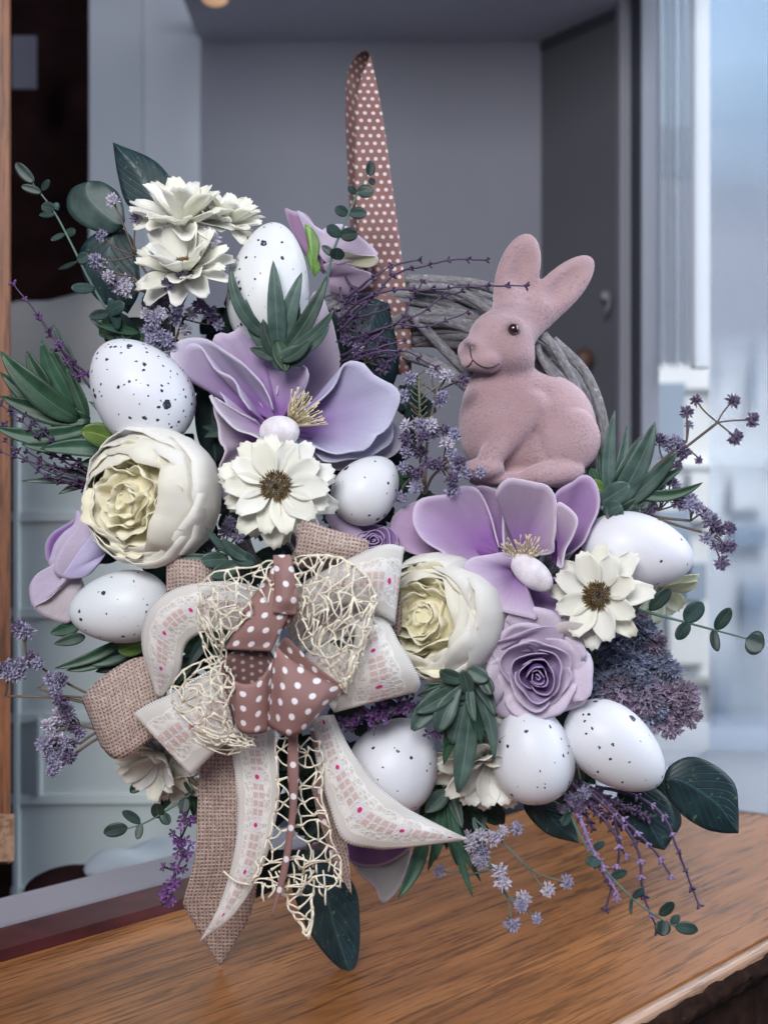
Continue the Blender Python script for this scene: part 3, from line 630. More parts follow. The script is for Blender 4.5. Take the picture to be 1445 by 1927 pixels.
def surface_nets(f, xs, ys, zs):
    ins = f < 0; n = f.shape
    c = np.zeros((n[0] - 1, n[1] - 1, n[2] - 1), int)
    for i in (0, 1):
        for j in (0, 1):
            for k in (0, 1): c += ins[i:n[0] - 1 + i, j:n[1] - 1 + j, k:n[2] - 1 + k]
    act = (c > 0) & (c < 8); idx = -np.ones(act.shape, int); cells = np.argwhere(act); idx[act] = np.arange(len(cells))
    acc = np.zeros((len(cells), 3)); cnt = np.zeros(len(cells))
    for ax in range(3):
        for u in (0, 1):
            for v in (0, 1):
                o0 = np.zeros(3, int); oth = [a for a in range(3) if a != ax]; o0[oth[0]] = u; o0[oth[1]] = v
                o1 = o0.copy(); o1[ax] = 1; A = cells + o0; B = cells + o1
                fa = f[A[:, 0], A[:, 1], A[:, 2]]; fb = f[B[:, 0], B[:, 1], B[:, 2]]; cr = (fa < 0) != (fb < 0)
                t = np.where(cr, fa / np.where(cr, fa - fb, 1), 0); p = A.astype(float); p[:, ax] += t
                acc[cr] += p[cr]; cnt[cr] += 1
    vert = acc / cnt[:, None]; faces = []
    for ax in range(3):
        b, cx = [(1, 2), (2, 0), (0, 1)][ax]
        sl0 = [slice(None)] * 3; sl1 = [slice(None)] * 3; sl0[ax] = slice(0, n[ax] - 1); sl1[ax] = slice(1, n[ax])
        cr = ins[tuple(sl0)] != ins[tuple(sl1)]; E = np.argwhere(cr)
        E = E[(E[:, b] > 0) & (E[:, cx] > 0) & (E[:, b] < n[b] - 1) & (E[:, cx] < n[cx] - 1)]
        def cell(db, dc):
            q = E.copy(); q[:, b] += db; q[:, cx] += dc; return idx[q[:, 0], q[:, 1], q[:, 2]]
        quad = np.stack([cell(-1, -1), cell(0, -1), cell(0, 0), cell(-1, 0)], 1)
        inside0 = ins[E[:, 0], E[:, 1], E[:, 2]]; quad[~inside0] = quad[~inside0][:, ::-1]; faces.append(quad)
    faces = np.concatenate(faces); st = xs[1] - xs[0]
    return vert * st + np.array([xs[0], ys[0], zs[0]]), faces[(faces >= 0).all(1)]
RD = -10
V, F = surface_nets(*rabbit_field())
kR = K(RD); c0 = P(985, 917, RD)
def RW(px, dy, row): return Vector((c0.x + (px - 985) * kR, c0.y + dy * kR, c0.z + (917 - row) * kR))
T = Th('rabbit_figurine', 'pink flocked rabbit figurine sitting on the right of the wreath', 'rabbit', c0)
W = np.stack([(V[:, 0] - 985) * kR, V[:, 1] * kR, (917 - V[:, 2]) * kR], 1)
me = bpy.data.meshes.new('body'); me.from_pydata(W.tolist(), [], F[:, ::-1].tolist()); me.polygons.foreach_set('use_smooth', [True] * len(me.polygons))
def seg(a, b):
    a = np.array(a, float); b = np.array(b, float); p = V[:, [0, 2]]; ab = b - a; h = np.clip(((p - a) @ ab) / ab.dot(ab), 0, 1); return np.linalg.norm(p - a - h[:, None] * ab, axis=1)
dark_marks = np.exp(-(seg((871, 657), (882, 664)) / 9) ** 2) * 1.0  # darker marks at nose, eye, lower cheek and ear
dark_marks = np.maximum(dark_marks, np.exp(-(seg((957, 630), (960, 632)) / 16) ** 2) * .75)
dark_marks = np.maximum(dark_marks, np.exp(-(seg((935, 700), (985, 692)) / 16) ** 2) * .4)
dark_marks = np.maximum(dark_marks, np.exp(-(seg((958, 548), (990, 542)) / 9) ** 2) * .25)
dark_marks *= (V[:, 1] < 0)
at = me.attributes.new('dark_marks', 'FLOAT', 'POINT'); at.data.foreach_set('value', dark_marks.astype(np.float32)); me.update(); me.materials.append(M['flock'])
body = bpy.data.objects.new('body', me); C.objects.link(body); body.parent = T.o
sm = body.modifiers.new('smooth', 'SMOOTH'); sm.factor = .5; sm.iterations = 3
MB().ball(RW(957, -83, 632), (10.5 * kR,) * 3, 16, 20).build('eye', M['eye'], T)
from mathutils.bvhtree import BVHTree
bvh = BVHTree.FromPolygons([tuple(Vector(p) + c0) for p in W], [tuple(q) for q in F])
def on_skin(px, row, lift=.6):
    o_ = RW(px, -160, row); h = bvh.ray_cast(o_, Vector((0, 1, 0))); return (h[0] if h[0] else RW(px, -80, row)) + Vector((0, -lift * S, 0))
for pts in ([(878, 664), (880, 680), (883, 688)], [(883, 688), (890, 695), (903, 702), (918, 702), (932, 694)], [(883, 688), (878, 696), (871, 700)]):
    q = crom(pts, 12); MB().tube([on_skin(*p) for p in q], [1.15 * S * (1 if i < 9 else (12 - i) / 4 + .1) for i in range(12)], 6).build('mouth_line', M['mouth'], T)
# ================================================================== MAGNOLIAS
def stamens(T, px, py, d, r, a0, a1, n, seed):
    rr = random.Random(seed); m = MB()
    for i in range(n):
        a = math.radians(rr.uniform(a0, a1)); l = r * rr.uniform(.5, 1.3); bx, by = px + math.cos(a) * r * .25, py - math.sin(a) * r * .25
        tx, ty = px + math.cos(a) * l, py - math.sin(a) * l; dd = rr.uniform(-30, 5)
        m.tube(smooth_path([(bx, by, d), ((bx + tx) / 2 + rr.uniform(-4, 4), (by + ty) / 2, d - 10 + dd / 2), (tx, ty, d - 12 + dd)], 6), [.6 * S] * 5 + [1.5 * S], 4)
    tag(m.build('stamens', M['stamen'], T), kind='stuff')
def flower(name, label, cat, base, petals, mat, colour, group=None, solid=4, prefix='petal', T=None):
    T = T or Th(name, label, cat, P(*base), group)
    for q in petals:
        b, out = q[0], q[1]; kw = q[2] if len(q) > 2 else {}; c = kw.pop('color', colour)
        fan(b, out, **kw).build(prefix, mat, T, solid=solid, color=c)
    return T
LIL = (0.60, 0.55, 0.74)
T = flower('magnolia', 'large open pale lilac foam magnolia at the upper centre', 'flower', (525, 800, -110), [
    ((530, 800, -90), [(560, 770, -80), (604, 751, -40), (629, 720, -30), (641, 682, -25), (636, 650, -25), (627, 609, -30), (616, 580, -35), (603, 546, -40), (588, 552, -40), (570, 592, -35), (545, 640, -40), (530, 690, -60), (520, 740, -80)], dict(bulge=-30, color=(0.52, 0.44, 0.54))),
    ((525, 795, -100), [(555, 752, -95), (575, 730, -110), (581, 706, -125), (573, 687, -120), (560, 692, -110), (548, 686, -100), (535, 675, -95), (514, 661, -90), (495, 651, -90), (483, 625, -100), (469, 613, -105), (449, 616, -100), (431, 628, -95), (412, 625, -90), (400, 637, -90), (405, 650, -80), (430, 680, -80), (470, 730, -85), (505, 780, -95)], dict(bulge=-24, ripple=4, color=(0.58, 0.46, 0.65))),
    ((522, 795, -105), [(513, 770, -110), (508, 751, -115), (498, 730, -120), (489, 716, -125), (472, 698, -128), (456, 682, -130), (435, 668, -128), (414, 654, -122), (395, 641, -118), (375, 635, -112), (352, 636, -105), (336, 641, -100), (323, 652, -100), (320, 665, -105), (326, 685, -110), (337, 703, -110), (380, 730, -90), (410, 748, -88), (440, 775, -90), (480, 795, -98)], dict(bulge=-18, color=(0.54, 0.50, 0.63))),
    ((500, 797, -112), [(470, 770, -150), (452, 745, -160), (446, 725, -160), (436, 710, -158), (420, 702, -156), (406, 695, -156), (396, 682, -158), (387, 668, -160), (378, 652, -160), (366, 646, -156), (352, 648, -150), (343, 662, -140), (338, 685, -130), (336, 704, -120), (352, 706, -112), (378, 712, -112), (402, 726, -116), (418, 745, -118), (430, 768, -120), (440, 778, -120), (470, 795, -114)], dict(bulge=-8, ripple=3, color=(0.55, 0.46, 0.63))),
    ((545, 805, -105), [(575, 772, -118), (598, 756, -122), (612, 744, -120), (626, 730, -118), (637, 712, -120), (642, 696, -126), (650, 683, -132), (664, 679, -136), (684, 684, -140), (694, 695, -140), (703, 705, -140), (722, 716, -142), (740, 725, -145), (751, 738, -150), (752, 755, -152), (744, 776, -150), (733, 800, -148), (720, 814, -146), (708, 820, -146), (700, 834, -146), (688, 846, -145), (670, 849, -142), (654, 851, -138), (637, 855, -134), (618, 851, -128), (594, 841, -120), (560, 830, -112)], dict(bulge=-34, ripple=3, color=(0.54, 0.54, 0.73))),
    ((560, 820, -90), [(600, 858, -100), (611, 869, -105), (630, 870, -108), (655, 864, -112), (681, 863, -112), (700, 857, -112), (718, 846, -112), (733, 836, -112), (739, 824, -110), (740, 808, -105), (735, 790, -98), (700, 760, -80)], dict(bulge=-14, ripple=3, color=(0.58, 0.58, 0.74))),
    ((560, 820, -70), [(610, 880, -70), (640, 885, -75), (690, 876, -78), (735, 860, -75), (752, 845, -70), (761, 822, -66), (755, 806, -62), (735, 790, -60)], dict(bulge=-8, color=(0.50, 0.44, 0.52))),
    ((505, 815, -112), [(480, 790, -118), (450, 775, -128), (420, 758, -136), (405, 748, -140), (394, 741, -146), (398, 754, -155), (408, 772, -160), (420, 785, -160), (434, 800, -158), (450, 811, -158), (472, 817, -162), (492, 828, -170), (505, 840, -176), (514, 856, -180), (520, 875, -180), (515, 893, -176), (503, 900, -165), (512, 862, -150), (515, 830, -130)], dict(bulge=-12, ripple=3, color=(0.69, 0.63, 0.69))),
    ((480, 825, -100), [(440, 800, -110), (420, 775, -115), (404, 757, -118), (403, 775, -122), (410, 800, -128), (413, 830, -130), (424, 845, -132), (420, 862, -130), (412, 880, -128), (412, 905, -126), (416, 930, -122), (432, 948, -116), (470, 940, -110), (500, 900, -100)], dict(bulge=-16, ripple=6, color=(0.62, 0.52, 0.61))),
], M['magnolia'], LIL, 'foam magnolias', 3.2)
MB().ball(P(526, 812, -160), (38 * K(-160), 30 * K(-160), 30 * K(-160)), 20, 24).build('pistil', M['pistil'], T)
stamens(T, 540, 805, -140, 62, 5, 85, 90, 3)
LIL2 = (0.60, 0.44, 0.70)
T = flower('magnolia', 'violet pink foam magnolia below the rabbit figurine', 'flower', (960, 1060, -150), [
    ((935, 1045, -120), [(906, 1049, -120), (860, 1062, -110), (810, 1050, -100), (770, 1040, -95), (750, 1026, -95), (737, 1005, -98), (735, 985, -100), (740, 970, -100), (755, 957, -100), (783, 943, -98), (820, 940, -95), (870, 950, -90)], dict(bulge=-16, color=(0.52, 0.34, 0.54))),
    ((940, 1045, -110), [(905, 1000, -90), (885, 940, -75), (893, 917, -78), (912, 914, -82), (935, 921, -85), (960, 925, -85), (990, 960, -90), (970, 1030, -100)], dict(bulge=-18, color=(0.31, 0.20, 0.31))),
    ((938, 1040, -125), [(906, 1049, -140), (888, 1058, -148), (873, 1063, -152), (857, 1058, -154), (843, 1049, -156), (828, 1036, -158), (810, 1026, -160), (795, 1015, -162), (784, 1000, -162), (777, 984, -160), (777, 965, -156), (782, 947, -152), (794, 938, -150), (812, 934, -146), (846, 929, -138), (858, 918, -134), (875, 914, -130), (896, 919, -125), (908, 935, -118), (917, 955, -112), (926, 980, -110), (932, 1005, -112), (939, 1030, -118)], dict(bulge=-34, color=(0.60, 0.43, 0.63))),
    ((975, 1042, -120), [(948, 1034, -128), (946, 1000, -122), (946, 960, -128), (944, 936, -150), (932, 932, -168), (936, 920, -178), (943, 910, -182), (952, 902, -184), (964, 900, -184), (992, 905, -180), (1010, 909, -178), (1026, 912, -175), (1036, 920, -172), (1044, 934, -170), (1047, 955, -168), (1046, 996, -165), (1042, 1020, -160), (1041, 1040, -150), (1005, 1045, -130)], dict(bulge=-24, color=(0.62, 0.48, 0.61))),
    ((1040, 1060, -110), [(1040, 1000, -110), (1042, 950, -115), (1046, 928, -120), (1060, 916, -130), (1078, 907, -138), (1092, 896, -142), (1106, 895, -142), (1117, 904, -142), (1125, 920, -144), (1128, 942, -146), (1124, 965, -148), (1113, 988, -150), (1107, 1003, -150), (1099, 1020, -148), (1086, 1032, -144), (1075, 1040, -138), (1062, 1046, -128)], dict(bulge=-38, color=(0.52, 0.32, 0.58))),
    ((1050, 1040, -140), [(1046, 1000, -158), (1046, 960, -172), (1050, 945, -178), (1062, 950, -182), (1076, 961, -186), (1085, 973, -188), (1086, 985, -188), (1080, 1003, -186), (1073, 1018, -182), (1064, 1034, -178), (1060, 1052, -176), (1057, 1070, -176), (1047, 1063, -166)], dict(bulge=-6, color=(0.69, 0.56, 0.67))),
    ((1000, 1085, -100), [(1042, 1089, -110), (1058, 1088, -118), (1075, 1091, -126), (1086, 1100, -132), (1090, 1113, -136), (1086, 1128, -140), (1076, 1142, -144), (1060, 1157, -150), (1045, 1168, -154), (1030, 1178, -158), (1005, 1185, -160), (975, 1195, -162), (945, 1200, -160), (925, 1190, -150), (918, 1165, -130), (940, 1130, -110)], dict(bulge=-44, color=(0.54, 0.36, 0.61))),
    ((975, 1075, -130), [(972, 1055, -150), (965, 1045, -160), (955, 1041, -168), (940, 1040, -176), (926, 1043, -184), (905, 1046, -194), (889, 1049, -200), (876, 1058, -206), (871, 1068, -210), (882, 1080, -208), (899, 1096, -204), (910, 1115, -200), (921, 1132, -198), (933, 1146, -198), (955, 1154, -198), (976, 1159, -200), (995, 1163, -202), (1011, 1167, -204), (1006, 1145, -190), (999, 1126, -176), (992, 1106, -162), (983, 1088, -148)], dict(bulge=18, color=(0.69, 0.55, 0.69))),
], M['magnolia'], LIL2, 'foam magnolias', 3.2)
ax = Vector((.72, -.35, -.6)); M3 = ax.to_track_quat('Z', 'Y').to_matrix(); k = K(-170)
MB().ball(P(1000, 1078, -170), (27 * k, 27 * k, 48 * k), 20, 24, fn=lambda q: Vector((q.x * (1 + .12 * math.sin(q.z * 5)), q.y, q.z)), M3=M3).build('pistil', M['pistil'], T)
stamens(T, 985, 1062, -150, 46, 30, 150, 80, 4)
# ================================================================== PEONIES
def peony(label, px, py, d, R, axis, seed, mouth=52):
    rr = random.Random(seed); T = Th('peony', label, 'flower', P(px, py + R * .6, d), 'cream peonies'); k = K(d); c = P(px, py, d); A = facing(axis)
    def pt(r, th, ph): return c + (A @ Vector((math.sin(th) * math.cos(ph), math.sin(th) * math.sin(ph), math.cos(th)))) * (r * k)
    for layer, (rf, te, cnt, hw) in enumerate(((1.0, mouth + 16, 4, 1.0), (.965, mouth + 4, 4, .95), (.93, mouth - 5, 4, .9), (.87, mouth - 8, 4, .95))):
        for q in range(cnt):
            ph0 = 2 * PI * q / cnt + layer * .6 + rr.uniform(-.2, .2); rows = []; sd = rr.uniform(0, 50); tend = math.radians(te + rr.uniform(-8, 8)); rj = R * (rf + rr.uniform(-.015, .015))
            for i in range(15):
                u = i / 14; row = []
                for j in range(15):
                    v = j / 7 - 1; notch = .16 * noise.noise(Vector((v * 1.6, sd, 0))) + .03 * noise.noise(Vector((v * 7, sd, 1)))
                    e = tend + .32 * v * v + notch; th = PI - (PI - e) * u; ph = ph0 + v * hw * (1.15 if u > .3 else .6 + 1.8 * u)
                    r = rj * (1 + .035 * noise.noise(Vector((v * 2, u * 2.5, sd))) + .02 * v + .015 * math.sin(v * 18 + sd) * u) * (1 - .04 * abs(v) ** 3)
                    if u > .85: r *= 1 + .03 * math.sin(v * 5 + sd)
                    row.append(pt(r, th, ph))
                rows.append(row)
            w_ = rr.uniform(.95, 1.04); col = (.93 * w_, .905 * w_, .84 * w_) if layer < 2 else (.94 * w_, .91 * w_, .79 * w_)
            MB().grid(rows).build('petal', M['petal_pale'], T, solid=1.6, color=col)
    MB().ball(c, (R * k * .60,) * 3, 10, 14).build('heart_filler', M['petal_pale'], T, color=(.92, .85, .58))  # cream filler ball added so the cup does not look dark inside
    # frilled heart: crumpled strips standing inside the cup
    for ring, (r0, cnt, top) in enumerate(((.74, 8, .56), (.60, 7, .64), (.46, 6, .70), (.32, 5, .72), (.18, 3, .70))):
        for q in range(cnt):
            ph0 = 2 * PI * q / cnt + ring * .5 + rr.uniform(-.3, .3); rows = []; sd = rr.uniform(0, 90); ht = top + rr.uniform(-.1, .08)
            for i in range(11):
                u = i / 10; row = []
                for j in range(17):
                    v = j / 8 - 1; ph = ph0 + v * (.85 + .25 * ring * .6) * PI / cnt * 1.35
                    rad = r0 * (.25 + .80 * u) + .13 * noise.noise(Vector((v * 2.0, u * 1.5, sd))) * u + .012 * math.sin(v * 9 + sd) * u
                    z = -.35 + (ht + .35) * u - .14 * v * v * u + .07 * noise.noise(Vector((v * 2.2, sd, 2))) * u
                    rad -= .09 * max(0, u - .6) / .4 * (1 if (q + ring) % 2 else -.4)
                    row.append(c + (A @ Vector((math.cos(ph) * rad, math.sin(ph) * rad, z))) * (R * k))
                rows.append(row)
            w_ = rr.uniform(.94, 1.04); MB().grid(rows).build('inner_petal', M['petal_pale'], T, solid=1.6, color=(.96 * w_, .92 * w_, .72 * w_))
    return T
T = peony('cream peony in bud form at the left, facing left with yellowish heart', 284, 936, -170, 131, (-.40, -.90, -.06), 5, 50)
T = peony('cream peony right of the bow, half covered by the lace ribbon', 826, 1162, -150, 121, (-.48, -.86, .06), 9, 48)
# ================================================================== ROSES
def rose(label, px, py, d, R, axis, seed, inner=(0.24, 0.11, 0.40), outer=(0.80, 0.70, 0.84), N=19, group='lilac roses'):
    rr = random.Random(seed); T = Th('rose', label, 'flower', P(px, py + R * .7, d), group); k = K(d); c = P(px, py, d); A = facing(axis)
    rings = [(1, .05, .32, 5.2, 0), (2, .13, .33, 3.4, 0), (2, .22, .31, 3.2, 0), (3, .33, .26, 2.6, .03), (3, .45, .19, 2.6, .07), (4, .62, .08, 2.1, .13), (4, .80, -.04, 2.1, .20), (5, .96, -.16, 1.9, .26)]
    spec = [(ri, q) + rg for ri, rg in enumerate(rings if N > 15 else rings[:6]) for q in range(rg[0])]
    for i, (ri, q, cnt, rad, hz, sp, fl) in enumerate(spec):
        f = rad if N > 15 else rad * 1.5; rad *= (1 if N > 15 else 1.5) * rr.uniform(.95, 1.06); a0 = 2 * PI * q / cnt + ri * 1.1 + rr.uniform(-.25, .25); hz += rr.uniform(-.03, .03); rows = []; sd = rr.uniform(0, 60); tx, ty = rr.uniform(-.05, .05), rr.uniform(-.05, .05)
        for ii in range(13):
            u = ii / 12; row = []
            for j in range(15):
                v = j / 7 - 1; shape = (1 - .07 * v * v - .16 * abs(v) ** 5 + .03 * noise.noise(Vector((v * 5, sd, 3)))); uu = u * shape
                wv = .5 + .5 * min(1, u * 1.6); ang = a0 + v * sp / 2 * wv
                r_w = math.cos(2 * ang + seed) * .6 + math.cos(3 * ang + ri)
                r = rad * (.12 + .88 * math.sin(min(1, uu * 1.15) * PI / 2) ** .8) * (1 + .07 * v * (1 - f)) + fl * uu ** 4 + .11 * r_w * rad + .12 * f * noise.noise(Vector((v * 2.4, u * 2, sd)))
                z = -.42 + (hz + .42) * uu ** (.9 + f) - fl * .9 * uu ** 6 + .10 * noise.noise(Vector((v * 2, sd, 7))) * u + (tx * math.cos(ang) + ty * math.sin(ang)) * r * 3
                row.append(c + (A @ Vector((math.cos(ang) * r, math.sin(ang) * r, z))) * (R * k))
            rows.append(row)
        g = min(1, max(0, (f - .26) / .45)); w_ = rr.uniform(.93, 1.05); col = tuple((a + (b - a) * g) * w_ for a, b in zip(inner, outer)); col = (col[0], col[1], col[2] * .97)
        MB().grid(rows).build('petal', M['rose_petal'], T, solid=1.8, color=col)
    return T
T = rose('open lilac rose with dark violet heart above two eggs', 1010, 1268, -205, 90, (-.06, -.93, -.14), 21)
fan((1060, 1200, -190), [(1040, 1195, -195), (1044, 1178, -205), (1062, 1170, -210), (1090, 1172, -210), (1112, 1180, -205), (1122, 1192, -195), (1112, 1206, -185), (1090, 1222, -175), (1070, 1222, -175)], bulge=10).build('curled_petal', M['rose_petal'], T, solid=2, color=(.66, .60, .58))
fan((985, 1200, -190), [(905, 1245, -170), (900, 1228, -175), (925, 1212, -190), (955, 1200, -205), (985, 1188, -212), (1015, 1180, -214), (1045, 1178, -212), (1060, 1190, -205), (1055, 1212, -195), (1010, 1225, -190), (960, 1228, -185)], bulge=8, ripple=3).build('outer_petal', M['rose_petal'], T, solid=2, color=(.64, .52, .68))
T = rose('small violet rose peeking out above the upper right lace loop', 702, 1022, -120, 42, (.1, -.85, .45), 31, (0.25, .10, .40), (.38, .24, .52), 12)
fan((700, 1040, -110), [(655, 1050, -100), (640, 1020, -110), (618, 985, -115), (612, 970, -112), (640, 968, -110), (668, 985, -110), (690, 1010, -112)], bulge=6).build('outer_petal', M['rose_petal'], T, solid=2, color=(.60, .48, .66))
T = flower('rose', 'lilac and yellow rose seen from the side at the top behind the upright egg', 'flower', (600, 500, -20), [
    ((610, 515, -15), [(575, 480, -18), (552, 440, -15), (536, 393, -10), (550, 396, -14), (575, 402, -20), (592, 425, -28), (601, 445, -30), (604, 480, -25)], dict(bulge=10, color=(.34, .20, .34))),
    ((610, 515, -10), [(580, 440, -25), (560, 400, -28), (566, 398, -30), (590, 422, -34), (612, 440, -30), (620, 480, -20)], dict(bulge=6, color=(.58, .50, .64))),
    ((625, 505, -10), [(600, 480, -28), (590, 460, -32), (600, 438, -30), (622, 424, -26), (645, 422, -24), (666, 436, -24), (690, 455, -22), (706, 470, -20), (709, 482, -22), (690, 484, -30), (660, 484, -36), (640, 490, -32)], dict(bulge=14, color=(.60, .50, .62))),
    ((640, 490, -20), [(640, 486, -34), (632, 470, -40), (645, 470, -44), (670, 478, -48), (695, 480, -46), (710, 482, -40), (711, 494, -36), (694, 503, -36), (670, 500, -36), (650, 497, -30)], dict(bulge=8, color=(.62, .60, .42))),
    ((620, 520, -5), [(603, 500, -20), (612, 496, -30), (640, 492, -34), (672, 505, -30), (700, 515, -20), (695, 535, -10), (660, 555, -5), (620, 550, 0)], dict(bulge=10, color=(.48, .36, .48))),
], M['rose_petal'], LIL, 'lilac roses', 2)
fan((592, 520, -30), [(582, 500, -34), (577, 478, -36), (583, 450, -38), (573, 422, -38), (590, 432, -40), (601, 455, -40), (596, 480, -38), (604, 505, -34)], bulge=4).build('sepal', M['fresh'], T, solid=1.5)
T = flower('rose', 'lilac rose seen from the side at the left edge beneath the peony', 'flower', (180, 1040, -90), [
    ((185, 1030, -70), [(150, 965, -60), (143, 955, -62), (140, 975, -70), (118, 990, -78), (98, 1003, -80), (86, 1022, -80), (85, 1042, -82), (92, 1060, -85), (120, 1060, -90), (160, 1050, -80)], dict(bulge=6, color=(.22, .10, .34))),
    ((195, 1035, -90), [(155, 975, -90), (146, 958, -90), (140, 985, -98), (120, 1002, -104), (104, 1022, -106), (96, 1045, -106), (92, 1062, -106), (110, 1075, -106), (140, 1080, -105), (170, 1070, -100)], dict(bulge=14, color=(.58, .50, .64))),
    ((195, 1040, -105), [(170, 985, -115), (150, 968, -112), (142, 995, -120), (122, 1020, -126), (106, 1050, -128), (101, 1075, -126), (112, 1085, -124), (130, 1090, -122), (160, 1082, -118)], dict(bulge=12, color=(.56, .48, .62))),
    ((198, 1042, -110), [(175, 1000, -118), (168, 1012, -126), (150, 1035, -134), (130, 1065, -138), (118, 1085, -136), (140, 1089, -134), (165, 1083, -130), (182, 1066, -122), (197, 1044, -114)], dict(bulge=12, color=(.55, .50, .72))),
    ((150, 1070, -100), [(120, 1050, -110), (95, 1065, -108), (70, 1080, -104), (57, 1100, -102), (56, 1120, -104), (63, 1142, -108), (85, 1128, -118), (110, 1105, -124), (118, 1085, -122)], dict(bulge=10, color=(.60, .52, .66))),
    ((150, 1075, -95), [(118, 1080, -115), (108, 1108, -122), (88, 1130, -120), (64, 1142, -112), (70, 1152, -106), (84, 1160, -104), (110, 1170, -104), (130, 1172, -104), (145, 1150, -98), (160, 1110, -92)], dict(bulge=8, color=(.62, .56, .60))),
], M['rose_petal'], LIL, 'lilac roses', 2)
T = flower('rose', 'faded rose hanging below the arrangement behind the lace ribbon tail', 'flower', (710, 1600, -20), [
    ((700, 1580, -20), [(640, 1585, -20), (650, 1615, -30), (680, 1630, -34), (720, 1628, -36), (755, 1610, -36), (775, 1590, -30), (760, 1570, -20)], dict(bulge=10, color=(.20, .10, .26))),
    ((720, 1590, 0), [(660, 1620, -10), (680, 1650, -15), (705, 1670, -20), (720, 1700, -20), (745, 1680, -22), (765, 1640, -20), (775, 1600, -15)], dict(bulge=8, color=(.40, .40, .40))),
], M['rose_petal'], LIL, 'lilac roses', 2)
# ================================================================== DAISIES
def daisy_petal(L, w, cup, droop, seed):
    rows = []; rr = random.Random(seed); sd = rr.uniform(0, 40)
    for i in range(9):
        u = i / 8; row = []; t_ = min(1, u / .62); wd = w * (.24 + .76 * t_ * t_ * (3 - 2 * t_)) * (1 - .30 * max(0, (u - .62) / .38) ** 2)
        for j in range(7):
            v = j / 3 - 1; notch = (.022 * math.cos(v * 3 * PI) + .03 * noise.noise(Vector((v * 2.5, sd, 0))) - .10 * v ** 4) * max(0, (u - .5) / .5)
            x = v * wd / 2; y = L * (u + notch - .06 * v * v * u); z = L * (cup * u * u - droop * u ** 3) + w * .20 * v * v + w * .04 * math.sin(v * 9 + sd) + L * .03 * noise.noise(Vector((u * 2, v, sd)))
            row.append((x * S, y * S, z * S))
        rows.append(row)
    m = MB().grid(rows); return m
DP = {}
def daisy(label, px, py, d, R, axis, layers, seed, disc=True, group='cream daisies', tint=(.95, .94, .89), name='daisy'):
    rr = random.Random(seed); T = Th(name, label, 'flower', P(px, py, d), group); A = facing(axis); c = P(px, py, d); f = K(d) / S
    for li, (cnt, lf, elev, cup, droop) in enumerate(layers):
        for q in range(cnt):
            key = (round(lf, 2), cup, droop, R, q % 3)
            if key not in DP:
                me = daisy_petal(R * lf, R * .50, cup, droop, q % 3 + li * 3).mesh('petal'); me.materials.append(M['petal_pale']); DP[key] = me
            a = 2 * PI * (q + .5 * li) / cnt + rr.uniform(-.12, .12); e = math.radians(elev + rr.uniform(-7, 7))
            m4 = Matrix.Translation(c) @ A @ Rt('Z', a) @ Matrix.Translation((0, R * .07 * S * f, R * .05 * li * S)) @ Rt('X', e) @ Rt('Y', rr.uniform(-.22, .22)) @ Matrix.Scale(f * rr.uniform(.92, 1.06), 4)
            w_ = rr.uniform(.93, 1.04); o = inst('petal', DP[key], T, m4, (tint[0] * w_, tint[1] * w_, tint[2] * w_ * rr.uniform(.92, 1)))
            o.modifiers.new('thickness', 'SOLIDIFY').thickness = 1.2 * S
    if disc:
        m = MB(); r = R * .26
        for q in range(230):
            a = q * 2.39996; rad = r * math.sqrt((q + .5) / 230); h = r * .45 * (1 - (rad / r) ** 2); t = Vector((math.cos(a) * rad, math.sin(a) * rad, h + R * .17))
            t2 = t + Vector((math.cos(a) * rad * .25 + rr.uniform(-2, 2), math.sin(a) * rad * .25 + rr.uniform(-2, 2), rr.uniform(4, 8)))
            m.tube([c + (A @ t) * (S * f), c + (A @ t2) * (S * f)], [1.3 * S, .7 * S], 4)
        tag(m.build('disc', M['disc'], T), kind='stuff')
    return T
full = [(9, 1.0, 6, .12, .15), (9, .98, -10, .0, .1), (9, .9, 20, .12, .12)]
daisy('open cream daisy with brown centre above the bow', 520, 918, -215, 100, (.02, -.96, .12), [(10, 1.02, 2, .06, .12), (10, .92, 16, .1, .15), (10, 1.12, -20, 0, .1), (9, 1.18, -38, 0, .05)], 2)
daisy('cream daisy turned sideways beside the nearly plain egg', 1128, 1122, -190, 92, (-.42, -.85, .10), [(8, 1.02, 2, .06, .10), (8, .9, 24, .1, .1)], 8)
side = [(10, 1.10, 22, .14, .1), (9, 1.02, 46, .1, .05), (10, 1.02, -2, .08, .15)]
daisy('topmost cream daisy in front of the upright dark leaf', 345, 425, -70, 92, (.05, -.45, .9), side, 4, False)
daisy('cream daisy with drooping petals below the topmost daisy', 350, 515, -110, 88, (-.1, -.74, .66), side, 5, True)
daisy('half hidden cream daisy left of the upright egg', 425, 425, -40, 66, (.35, -.45, .8), side[:3], 6, False)
daisy('cream daisy hanging head down under the speckled egg at lower centre', 915, 1420, -105, 98, (.05, -.88, -.48), [(12, 1.05, 14, .1, .1), (11, 1.02, 34, .05, .1), (10, .85, 54, .05, .05), (10, 1.1, -6, 0, .1)], 7, False)
daisy('cream daisy hanging below the left burlap loop', 305, 1415, -60, 80, (-.3, -.8, -.45), side[:3], 9, False)
daisy('loose pale daisy behind the nearly plain egg at the right', 1235, 1105, -30, 78, (.4, -.6, -.6), [(6, 1.1, 10, .1, .1), (5, .9, 30, .05, .1)], 12, False, tint=(.84, .86, .70))
daisy('small cream blossom under the yellow heart of the lower left', 335, 1462, -40, 62, (.0, -.8, -.55), [(7, 1.0, 12, .05, .1), (5, .8, 35, .05, .05)], 13, False)
